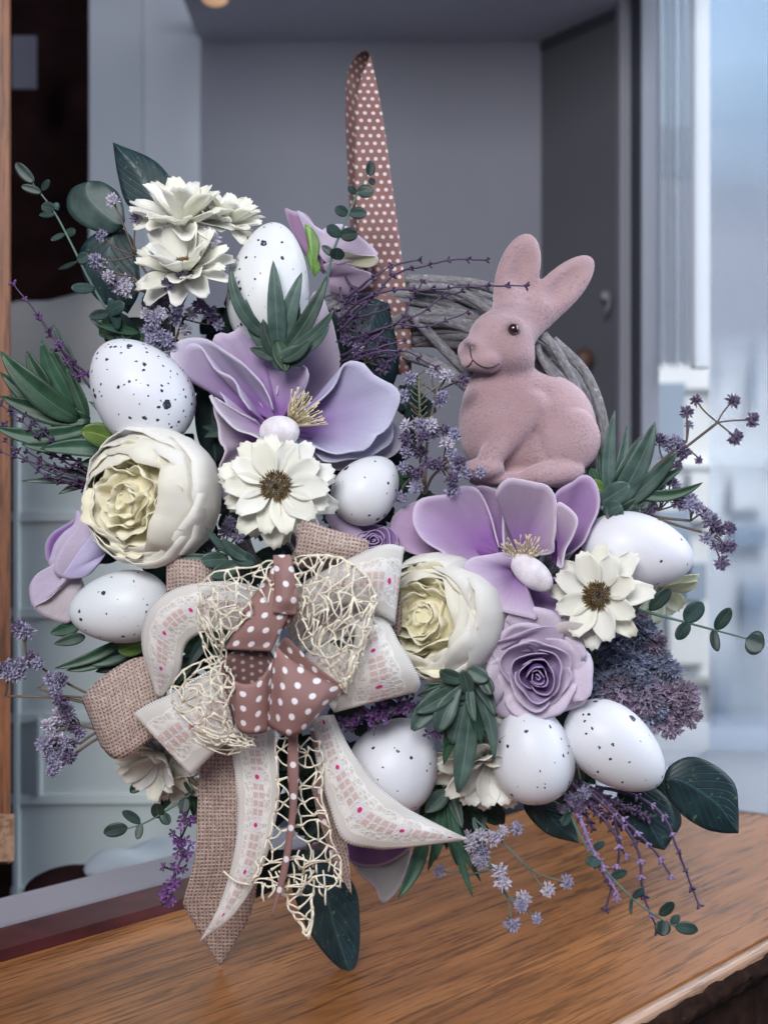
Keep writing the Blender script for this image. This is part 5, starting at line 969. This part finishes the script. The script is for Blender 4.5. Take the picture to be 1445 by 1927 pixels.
# ================================================================== PURPLE TWIG SPRAYS
def budmesh(r, seed, mat):
    rr = random.Random(seed); m = MB().ball((0, 0, 0), (r * .45 * S,) * 3, 5, 7)
    for i in range(4):
        a = i * PI / 2 + rr.uniform(-.3, .3); e = rr.uniform(.1, .9); dv = Vector((math.cos(a) * math.cos(e), math.sin(a) * math.cos(e), math.sin(e)))
        m.tube([dv * r * .2 * S, dv * r * .7 * S, dv * r * 1.15 * S], [r * .16 * S, r * .30 * S, r * .12 * S], 6)
    me = m.mesh('bud'); me.materials.append(M[mat]); return me
BM = {k: [budmesh(7.5, s, k) for s in range(3)] for k in ('purple', 'purple_bright', 'mauve')}
def twigs(label, lines, mat='purple', bud='purple_bright', step=34, r=2.3, seed=1, bs=1.0, name='purple_twig_spray', start=.25):
    rr = random.Random(seed); T = Th(name, label, 'twig spray', P(*lines[0][0]), 'purple twig sprays')
    for ln in lines:
        L = sum(math.hypot(ln[i + 1][0] - ln[i][0], ln[i + 1][1] - ln[i][1]) for i in range(len(ln) - 1)); n = max(10, int(L / 7)); pts = crom(ln, n)
        pts = [p + np.array([2.2 * noise.noise(Vector((i * .35, seed, ln[0][0]))), 2.2 * noise.noise(Vector((i * .35, seed + 5, ln[0][1]))), 0]) for i, p in enumerate(pts)]
        MB().tube([P(*p) for p in pts], [r * S * (1.15 - .6 * i / n) for i in range(n)], 6).build('twig', M[mat], T)
        nb = max(1, int(L * (1 - start) / step))
        for q in range(nb + 1):
            u = start + (1 - start) * q / nb; p = pts[min(n - 1, int(u * (n - 1)))]; p0 = pts[max(0, int(u * (n - 1)) - 1)]
            dv = Vector((p[0] - p0[0], p[2] - p0[2], -(p[1] - p0[1])))
            if dv.length < 1e-3: dv = Vector((0, 0, 1))
            inst('bud', rr.choice(BM[rr.choice((bud, bud, mat if mat in BM else bud))]), T, Matrix.Translation(P(*p)) @ facing(dv) @ Rt('Z', rr.uniform(0, 6)) @ Matrix.Scale(bs * rr.uniform(.8, 1.15), 4))
    return T
twigs('spray of dark purple twigs fanning over the polka dot ribbon toward the rabbit ears', [
    [(640, 620, -60), (700, 560, -90), (745, 515, -100), (800, 500, -110), (850, 488, -112), (917, 489, -110)], [(640, 600, -60), (680, 565, -90), (740, 545, -105), (800, 545, -115), (850, 541, -120), (900, 538, -128), (990, 537, -135)],
    [(650, 640, -60), (700, 625, -90), (755, 600, -100), (775, 560, -105), (795, 530, -108)], [(660, 650, -60), (720, 620, -90), (790, 590, -100), (830, 560, -105), (870, 548, -108)], [(640, 670, -60), (700, 640, -90), (740, 610, -95), (800, 615, -100), (845, 600, -105), (880, 588, -105)],
    [(640, 690, -60), (700, 665, -100), (760, 660, -110), (800, 680, -112), (820, 690, -112)], [(650, 560, -60), (690, 530, -80), (735, 500, -90)], [(640, 680, -60), (690, 660, -90), (760, 640, -100)], [(660, 600, -60), (700, 590, -80), (730, 580, -90)], [(735, 520, -98), (740, 500, -100), (790, 488, -100)]], seed=2, bud='purple')
T = twigs('tangle of fine purple stems behind the magnolia top petal', [[(660, 545, -30), (640, 600, -40), (650, 650, -50)], [(690, 530, -30), (650, 580, -40), (640, 640, -50)], [(700, 550, -30), (670, 600, -40), (650, 640, -50)], [(640, 540, -30), (650, 590, -40), (680, 640, -50)], [(630, 560, -30), (660, 570, -45), (720, 575, -50)], [(640, 590, -35), (680, 600, -50), (700, 640, -50)], [(625, 580, -35), (660, 620, -50), (740, 640, -55)], [(650, 520, -25), (670, 560, -35), (650, 620, -40)]], seed=12, bud='purple', step=26, r=2)
twigs('purple twig rising at the far left above the green leaves', [[(170, 730, -70), (120, 660, -85), (70, 590, -90), (25, 535, -90)], [(168, 710, -75), (130, 670, -90), (115, 650, -90)], [(150, 720, -75), (125, 680, -85), (75, 600, -85)]], seed=3, step=30, bs=1.15, start=.15)
twigs('purple twigs spreading left above the side facing rose', [[(190, 905, -60), (110, 860, -80), (50, 800, -90), (0, 760, -90)], [(190, 900, -60), (120, 850, -90), (60, 790, -95), (20, 770, -95)], [(185, 915, -60), (120, 890, -80), (60, 870, -80), (0, 850, -80)], [(185, 920, -60), (130, 905, -85), (80, 890, -85), (10, 830, -80)], [(180, 880, -60), (130, 860, -80), (90, 820, -85), (60, 800, -85)], [(180, 920, -50), (140, 915, -70), (90, 895, -70)], [(185, 890, -60), (150, 870, -80), (80, 850, -80), (10, 800, -78)], [(180, 900, -50), (150, 880, -60), (110, 880, -65), (50, 850, -70)], [(185, 895, -50), (150, 905, -60), (115, 905, -65)]], seed=4, step=22, bs=1.1, bud='purple')
twigs('pale mauve and purple twigs trailing onto the board at the lower right', [[(1060, 1500, -100), (1090, 1540, -130), (1120, 1620, -140), (1145, 1660, -145), (1160, 1690, -145)], [(1090, 1490, -90), (1150, 1560, -120), (1165, 1600, -130), (1155, 1650, -135), (1140, 1710, -140)], [(1100, 1480, -90), (1160, 1540, -120), (1200, 1600, -130), (1210, 1680, -140), (1238, 1755, -145)], [(1110, 1480, -90), (1190, 1560, -120), (1230, 1600, -130), (1262, 1650, -135)], [(1120, 1480, -90), (1200, 1500, -110), (1250, 1540, -120), (1275, 1600, -130), (1315, 1705, -140)], [(1100, 1490, -90), (1150, 1530, -110), (1170, 1600, -120), (1178, 1610, -120)]], mat='purple', bud='mauve', seed=5, step=32, r=3.2, bs=1.15)
twigs('pale mauve lavender twig hanging under the elongated speckled egg', [[(1065, 1500, -105), (1095, 1550, -135), (1110, 1590, -142), (1140, 1640, -148), (1158, 1680, -148)]], mat='mauve', bud='mauve', seed=6, step=14, r=4, bs=1.1)
twigs('dark purple crinkled greenery under the elongated speckled egg', [[(1070, 1470, -90), (1100, 1500, -100), (1130, 1540, -100)], [(1080, 1470, -80), (1120, 1520, -90), (1180, 1560, -90)], [(1090, 1470, -85), (1140, 1500, -90), (1220, 1540, -95)], [(1075, 1480, -85), (1095, 1520, -95), (1115, 1560, -100)], [(1085, 1480, -80), (1150, 1520, -80), (1200, 1520, -85)]], mat='purple', bud='purple', seed=16, step=12, r=4, bs=1.4)
# lilac blossom clusters: four petalled stars
def star(seed, mat, r=10):
    m = MB()
    for q in range(4):
        a = q * PI / 2 + .3; dv = Vector((math.cos(a), math.sin(a), .35)); sd = Vector((-math.sin(a), math.cos(a), 0)); b = len(m.v)
        for p in (Vector((0, 0, 0)), dv * r * .55 + sd * r * .32, dv * r, dv * r * .55 - sd * r * .32, dv * r * .6 - Vector((0, 0, r * .14))): m.v.append(tuple(p * S)); m.uv.append((0, 0))
        m.f += [(b, b + 1, b + 4), (b + 1, b + 2, b + 4), (b + 2, b + 3, b + 4), (b + 3, b, b + 4)]
    m.tube([(0, 0, 0), (0, 0, -r * .9 * S)], r * .1 * S, 4); me = m.mesh('blossom', smooth=False); me.materials.append(M[mat]); return me
SM = [star(0, 'purple_bright'), star(1, 'purple_bright'), star(2, 'purple')]
def lilac(label, spots, seed, n=10, spread=16, sc_=1.0):
    rr = random.Random(seed); T = Th('purple_blossom', label, 'blossom', P(*spots[0]), 'purple blossom clusters'); m = MB()
    for i in range(len(spots) - 1): m.tube(smooth_path([spots[i], spots[i + 1]], 4), 2.2 * S, 5)
    for x, y, d in spots:
        for i in range(n):
            px, py, dd = x + rr.gauss(0, spread * .6), y + rr.gauss(0, spread * .6), d - rr.uniform(0, 24)
            m.tube(smooth_path([(x, y, d + 5), (px, py, dd)], 3), 1.1 * S, 4)
            inst('blossom', rr.choice(SM), T, Matrix.Translation(P(px, py, dd)) @ facing((rr.uniform(-.7, .7) + (px - x) * .03, -1, rr.uniform(-.7, .7) - (py - y) * .03)) @ Rt('Z', rr.uniform(0, 6)) @ Matrix.Scale(sc_ * rr.uniform(.8, 1.2), 4))
    m.build('stem', M['purple'], T)
lilac('bright purple blossom cluster peeking out under the right lace loop', [(655, 1360, -205), (680, 1350, -205), (705, 1340, -205), (730, 1338, -205), (755, 1330, -205), (780, 1330, -200), (725, 1350, -208), (700, 1355, -206)], 3, 8)
lilac('small purple blossoms among the leaves left of the speckled egg', [(850, 1382, -180), (865, 1375, -180), (820, 1375, -180)], 4, 7, 12)
lilac('purple blossom spray hanging left of the burlap ribbon tail', [(355, 1545, -95), (340, 1580, -95), (345, 1610, -98), (330, 1640, -100), (322, 1665, -100), (308, 1690, -100)], 5, 8, 15)
# ================================================================== SEDUM
T = Th('sedum_head', 'dusty blue and plum sedum heads at the right below the sideways daisy', 'flower', P(1150, 1260, -60))
rr = random.Random(5)
for key, cen in (('sedum', [(1160, 1215, -70, 42), (1200, 1190, -66, 30), (1180, 1250, -84, 38), (1240, 1250, -60, 26), (1140, 1290, -84, 34), (1200, 1290, -86, 36), (1262, 1265, -56, 16), (1225, 1330, -80, 30)]), ('sedum_rose', [(1190, 1165, -60, 24), (1160, 1300, -94, 34), (1210, 1310, -92, 34), (1260, 1320, -76, 34), (1285, 1310, -70, 26), (1290, 1340, -72, 26), (1255, 1360, -74, 26), (1225, 1210, -62, 24), (1150, 1320, -88, 26)])):
    m = MB()
    for x, y, d, R_ in cen:
        c = P(x, y, d + R_ * .6); k = K(d)
        for i in range(int(R_ * 4.2)):
            z = rr.uniform(-.4, 1); a = rr.uniform(0, 2 * PI); q = math.sqrt(1 - z * z); dv = Vector((q * math.cos(a), -z, q * math.sin(a))); tip = c + dv * (R_ * k * rr.uniform(.75, 1.12))
            m.tube([c + dv * R_ * k * .3, c + dv * R_ * k * .65, tip], [1.8 * S, 1.5 * S, 2.2 * S], 4)
            for f_ in range(5):
                o2 = Vector((rr.uniform(-1, 1), rr.uniform(-1, 1), rr.uniform(-1, 1))) + dv * .8; o2.normalize(); sdv = o2.cross(dv).normalized() if o2.cross(dv).length > .01 else Vector((1, 0, 0)); b = len(m.v)
                for p in (tip - dv * 2 * S, tip + o2 * 5 * S + sdv * 1.9 * S, tip + o2 * 9.5 * S, tip + o2 * 5 * S - sdv * 1.9 * S): m.v.append(tuple(p)); m.uv.append((0, 0))
                m.f.append((b, b + 1, b + 2, b + 3))
    tag(m.build('florets', M[key], T, smooth=False), kind='stuff')
# ================================================================== RIBBONS
T = Th('hanging_ribbon', 'long dusky pink ribbon loop with small white dots hanging above the wreath', 'ribbon', P(740, 700, 0))
loft([(774, 705, 20), (774, 642, 20), (767, 574, 25), (750, 437, 50), (736, 334, 80), (722, 231, 120), (709, 159, 160), (697, 104, 200)], [(712, 705, 20), (702, 642, 20), (686, 574, 25), (674, 437, 50), (668, 348, 80), (669, 231, 120), (673, 176, 150), (681, 142, 175), (696, 104, 200)], 54, 12, bulge=5).build('front_strap', M['dots_small'], T, solid=1.2)
loft([(700, 560, 150), (690, 430, 190), (690, 300, 240), (690, 200, 270), (695, 140, 260), (699, 108, 230), (696, 103, 202)], [(668, 560, 150), (660, 440, 190), (656, 348, 230), (651, 252, 270), (650, 170, 290), (654, 135, 290), (668, 106, 260), (682, 94, 225), (693, 96, 204)], 50, 12, bulge=-10).build('back_strap', M['dots_shaded'], T, solid=1.2)
def ribbon(T, name, L, R, mat, nu=30, nv=12, **kw):
    return loft(L, R, nu, nv, **kw).build(name, M[mat], T, solid=1.2)
# burlap bow
T = Th('burlap_bow', 'mauve burlap ribbon bow with woven loops and two pointed tails behind the lace', 'bow', P(520, 1230, -180))
ribbon(T, 'loop', [(540, 1060, -200), (556, 1030, -240), (558, 1000, -262), (567, 980, -258), (580, 985, -240)], [(640, 1085, -200), (670, 1070, -235), (689, 1055, -255), (693, 1020, -250), (680, 1015, -235)], 'burlap')
ribbon(T, 'loop', [(567, 981, -262), (590, 984, -266), (640, 1002, -262), (692, 1018, -252)], [(555, 1044, -258), (590, 1050, -268), (640, 1056, -264), (688, 1058, -252)], 'burlap', bulge=10)
ribbon(T, 'loop', [(313, 1056, -195), (345, 1052, -210), (377, 1055, -212), (402, 1068, -200)], [(313, 1115, -200), (345, 1112, -216), (380, 1118, -218), (405, 1130, -205)], 'burlap', bulge=10)
ribbon(T, 'loop', [(305, 1232, -190), (250, 1240, -205), (200, 1268, -210), (165, 1300, -200), (154, 1316, -180)], [(320, 1360, -190), (285, 1390, -222), (250, 1418, -228), (215, 1428, -215), (190, 1405, -190)], 'burlap', bulge=12)
ribbon(T, 'loop_inside', [(300, 1240, -140), (230, 1262, -150), (175, 1290, -160), (156, 1320, -180)], [(300, 1330, -140), (240, 1360, -150), (205, 1395, -165), (190, 1405, -188)], 'burlap')
ribbon(T, 'loop', [(700, 1120, -190), (735, 1105, -200), (752, 1110, -205), (756, 1140, -200)], [(700, 1200, -190), (730, 1200, -200), (748, 1196, -205), (756, 1180, -200)], 'burlap')
ribbon(T, 'tail', [(395, 1380, -190), (375, 1460, -190), (367, 1609, -160), (346, 1692, -120), (352, 1717, -108), (414, 1817, -62)], [(470, 1380, -190), (482, 1500, -190), (488, 1600, -160), (483, 1671, -125), (466, 1734, -100), (415, 1817, -62)], 'burlap', 44, bulge=4)
ribbon(T, 'tail', [(585, 1480, -180), (605, 1560, -180), (640, 1646, -175), (661, 1684, -170)], [(612, 1400, -180), (640, 1530, -182), (655, 1600, -178), (662, 1684, -170)], 'burlap')
# lace bow
T = Th('lace_bow', 'cream organza and lace ribbon bow with pink gingham band and long tails', 'bow', P(520, 1230, -220))
kw = dict(lacev=True)
ribbon(T, 'loop', [(500, 1110, -235), (440, 1095, -262), (377, 1097, -275), (325, 1110, -270), (284, 1140, -262), (268, 1180, -250), (268, 1225, -240), (280, 1265, -228), (296, 1312, -215)], [(500, 1200, -235), (450, 1188, -258), (410, 1186, -268), (378, 1192, -268), (355, 1206, -262), (345, 1226, -255), (342, 1250, -248), (334, 1275, -236), (305, 1312, -216)], 'lace', 44, 14, bulge=14, ufac=1.3, **kw)
ribbon(T, 'loop', [(470, 1220, -238), (400, 1262, -268), (330, 1302, -280), (285, 1322, -272), (250, 1344, -262)], [(500, 1330, -240), (460, 1375, -270), (414, 1408, -284), (380, 1440, -276), (359, 1460, -268)], 'lace', 34, 14, bulge=18, ufac=1.2, **kw)
ribbon(T, 'loop_inside', [(460, 1230, -215), (360, 1280, -225), (290, 1330, -235), (250, 1344, -258)], [(480, 1310, -215), (420, 1370, -225), (380, 1420, -240), (358, 1458, -264)], 'lace', 20, **kw)
ribbon(T, 'loop', [(540, 1120, -238), (590, 1085, -262), (650, 1055, -280), (705, 1030, -285), (735, 1024, -278), (760, 1030, -262)], [(545, 1215, -238), (600, 1160, -256), (650, 1138, -270), (700, 1150, -276), (735, 1168, -270), (742, 1176, -258)], 'lace', 40, 14, bulge=16, ufac=1.3, **kw)
ribbon(T, 'loop_inside', [(560, 1150, -215), (640, 1110, -225), (720, 1060, -240), (760, 1032, -260)], [(560, 1230, -215), (640, 1200, -225), (700, 1190, -240), (742, 1176, -256)], 'lace', 20, **kw)
ribbon(T, 'loop', [(600, 1190, -232), (650, 1172, -262), (668, 1195, -285), (655, 1240, -288), (645, 1290, -280), (629, 1341, -268)], [(620, 1190, -225), (712, 1160, -258), (755, 1215, -282), (780, 1258, -286), (791, 1285, -276), (784, 1302, -262)], 'lace', 40, 14, bulge=16, ufac=1.3, **kw)
ribbon(T, 'loop_inside', [(560, 1250, -215), (600, 1300, -225), (629, 1341, -262)], [(600, 1200, -210), (700, 1250, -225), (784, 1302, -258)], 'lace', 20, **kw)
ribbon(T, 'tail', [(427, 1360, -215), (443, 1464, -225), (447, 1526, -228), (440, 1610, -222), (412, 1705, -212), (377, 1771, -205)], [(515, 1360, -215), (526, 1485, -228), (516, 1559, -228), (491, 1642, -220), (440, 1722, -210), (378, 1772, -205)], 'lace', 46, 14, bulge=8, wave=4, **kw)
ribbon(T, 'tail', [(628, 1345, -215), (657, 1406, -235), (699, 1464, -245), (749, 1510, -248), (798, 1539, -246), (881, 1580, -240)], [(585, 1350, -215), (597, 1443, -235), (616, 1505, -245), (645, 1580, -248), (700, 1597, -246), (749, 1597, -244), (881, 1581, -240)], 'lace', 46, 14, bulge=12, wave=4, **kw)
# dotted bow
T = Th('dotted_bow', 'dusky pink bow with white dots at the centre of the lace and cord loops', 'bow', P(520, 1230, -300))
ribbon(T, 'upper_loop', [(520, 1046, -300), (500, 1090, -312), (462, 1142, -318), (440, 1190, -318), (423, 1222, -312)], [(548, 1048, -300), (552, 1100, -316), (545, 1150, -326), (528, 1190, -328), (511, 1226, -322)], 'dots', 34, 12, bulge=12)
ribbon(T, 'rolled_loop', [(514, 1045, -305), (516, 1080, -326), (516, 1120, -338), (512, 1153, -342)], [(546, 1044, -305), (556, 1085, -320), (562, 1125, -328), (556, 1158, -330)], 'dots', 26, 16, bulge=14)
ribbon(T, 'roll_inside', [(512, 1150, -332), (520, 1165, -326), (535, 1180, -322)], [(556, 1156, -326), (550, 1168, -322), (540, 1184, -320)], 'dots_shaded')
ribbon(T, 'left_loop_inside', [(412, 1250, -302), (425, 1233, -297), (460, 1222, -295), (500, 1224, -296), (516, 1240, -300)], [(440, 1370, -290), (445, 1350, -288), (465, 1345, -287), (495, 1350, -287), (510, 1360, -290)], 'dots_shaded', 24, 10)
ribbon(T, 'left_loop', [(412, 1250, -300), (428, 1272, -322), (455, 1287, -334), (480, 1284, -334), (500, 1265, -325), (514, 1240, -308)], [(440, 1345, -285), (447, 1370, -305), (458, 1380, -315), (480, 1382, -318), (500, 1378, -312), (512, 1368, -300)], 'dots', 30, 12, bulge=6)
ribbon(T, 'right_loop_inside', [(522, 1214, -312), (540, 1200, -300), (580, 1240, -288), (610, 1265, -288), (648, 1294, -300)], [(520, 1260, -290), (545, 1270, -275), (580, 1290, -270), (610, 1300, -275), (645, 1300, -298)], 'dots', 24, 8)
ribbon(T, 'right_loop', [(518, 1214, -318), (545, 1240, -334), (580, 1262, -342), (615, 1282, -338), (648, 1294, -322)], [(504, 1366, -312), (525, 1380, -336), (548, 1386, -342), (572, 1375, -338), (600, 1345, -325)], 'dots', 34, 14, bulge=20)
ribbon(T, 'tail', [(543, 1380, -290), (541, 1450, -280), (545, 1520, -272), (535, 1600, -262), (524, 1660, -252), (511, 1724, -245)], [(560, 1380, -290), (562, 1450, -285), (558, 1520, -276), (548, 1600, -268), (536, 1660, -256), (513, 1725, -245)], 'dots', 40, 6, bulge=5)
ribbon(T, 'tail', [(582, 1370, -230), (596, 1440, -232), (600, 1520, -230), (622, 1600, -226), (628, 1650, -224)], [(590, 1370, -230), (606, 1440, -234), (610, 1520, -232), (626, 1600, -228), (630, 1650, -224)], 'dots', 30, 5)
# open cord net: irregular mesh of knotted cotton cord laid over curved loops
def net(T, name, L, R, nu, nv, r=1.45, bulge=10, seed=1, jit=.5, fray=0.05, lift=11, loops=2):
    rr = random.Random(seed); A = crom(L, 60); B = crom(R, 60); m = MB()
    def pt(u, v):
        u = min(max(u, 0), 1); i = u * 59; i0 = int(i); i1 = min(59, i0 + 1); t = i - i0
        a = A[i0] * (1 - t) + A[i1] * t; b = B[i0] * (1 - t) + B[i1] * t; p = a + (b - a) * v
        return np.array([p[0], p[1], p[2] - bulge * math.sin(PI * min(max(v, 0), 1)) + 9 * noise.noise(Vector((u * 5, v * 4, seed)))])
    N = {}
    for i in range(nu + 1):
        for j in range(nv + 1):
            u = (i + (.5 if j % 2 else 0) + rr.uniform(-jit, jit)) / nu; v = (j + rr.uniform(-jit, jit) * (0 < j < nv)) / nv; N[i, j] = pt(u, v)
    def cord(a, b, rad=r):
        mid = (a + b) / 2 + np.array([rr.uniform(-5, 5), rr.uniform(-5, 5), rr.uniform(-lift, 2)])
        p = crom([a, mid, b], 6); m.tube([P(*q) for q in p], [rad * S * rr.uniform(1.2, 2.0), rad * S, rad * .85 * S, rad * .85 * S, rad * S, rad * S * rr.uniform(1.2, 2.0)], 6)
    for i in range(nu + 1):
        for j in range(nv + 1):
            if j < nv and rr.random() > fray: cord(N[i, j], N[i, j + 1])
            o = i + (1 if j % 2 else -1)
            if j < nv and 0 <= o <= nu and (i + j) % 2 == 0 and rr.random() > fray: cord(N[i, j], N[o, j + 1])
            if i < nu and (j in (0, nv)): cord(N[i, j], N[i + 1, j], r * 1.1)
            elif i < nu and rr.random() < .35: cord(N[i, j], N[i + 1, j])
    return m.build(name, M['cord'], T)
T = Th('net_bow', 'cream open cord net bow with puffed loops and a frayed hanging tail', 'bow', P(520, 1230, -260))
net(T, 'loop', [(540, 1045, -290), (500, 1062, -310), (440, 1070, -318), (380, 1095, -310), (370, 1140, -300), (385, 1190, -290)], [(540, 1130, -300), (500, 1150, -325), (455, 1170, -330), (430, 1190, -325), (420, 1215, -310), (425, 1240, -295)], 9, 5, bulge=16, seed=2)
net(T, 'loop_inside', [(530, 1060, -280), (460, 1085, -285), (390, 1120, -285), (375, 1190, -275), (400, 1250, -270)], [(520, 1150, -280), (460, 1170, -290), (420, 1210, -290), (415, 1240, -280), (430, 1262, -275)], 8, 4, bulge=6, seed=3, r=1.2)
net(T, 'puffed_loop', [(552, 1060, -300), (600, 1045, -325), (660, 1060, -338), (700, 1100, -335), (708, 1160, -325), (685, 1215, -312)], [(556, 1130, -305), (575, 1180, -330), (600, 1220, -345), (625, 1260, -340), (640, 1290, -325), (652, 1305, -310)], 11, 6, bulge=22, seed=4)
net(T, 'puffed_loop_inside', [(552, 1050, -290), (620, 1045, -295), (690, 1085, -300), (700, 1170, -300), (670, 1240, -295)], [(545, 1150, -285), (570, 1210, -290), (610, 1250, -295), (630, 1270, -295), (645, 1300, -295)], 10, 5, bulge=8, seed=5, r=1.2)
net(T, 'lower_loop', [(420, 1235, -300), (370, 1250, -318), (330, 1275, -322), (325, 1320, -318), (350, 1365, -312), (400, 1400, -305)], [(430, 1260, -310), (440, 1290, -332), (430, 1320, -336), (425, 1350, -330), (440, 1385, -320), (480, 1405, -306)], 9, 5, bulge=18, seed=6)
net(T, 'lower_loop_inside', [(430, 1240, -285), (360, 1270, -290), (335, 1330, -290), (380, 1400, -290), (440, 1425, -285)], [(440, 1280, -285), (430, 1310, -290), (420, 1340, -290), (440, 1370, -290), (485, 1395, -285)], 8, 4, bulge=8, seed=7, r=1.2)
net(T, 'tail', [(518, 1385, -270), (520, 1440, -255), (520, 1520, -250), (500, 1590, -245), (490, 1640, -240), (470, 1670, -236)], [(600, 1385, -262), (606, 1440, -250), (606, 1500, -248), (625, 1570, -245), (640, 1630, -240), (640, 1670, -236)], 12, 5, bulge=6, seed=8, fray=.08)
net(T, 'tail_end', [(525, 1650, -225), (530, 1680, -222), (552, 1720, -220), (574, 1762, -218)], [(590, 1640, -225), (590, 1670, -222), (588, 1710, -220), (578, 1762, -218)], 5, 2, bulge=2, seed=9, r=1.8)
m = MB()
for i in range(26):
    x = 480 + i * 6.4; y = 1600 + rnd.uniform(0, 70); m.tube(smooth_path([(x, y, -238), (x + rnd.uniform(-8, 8), y + 14, -244), (x + rnd.uniform(-12, 12), y + rnd.uniform(22, 40), -240)], 6), 1.7 * S, 5)
m.tube(smooth_path([(470, 1665, -238), (445, 1660, -240), (420, 1640, -242)], 7), 2 * S, 5); m.tube(smooth_path([(585, 1690, -222), (588, 1730, -222), (580, 1768, -222)], 7), 2.4 * S, 5)
m.build('frayed_threads', M['cord'], T)['kind'] = 'stuff'
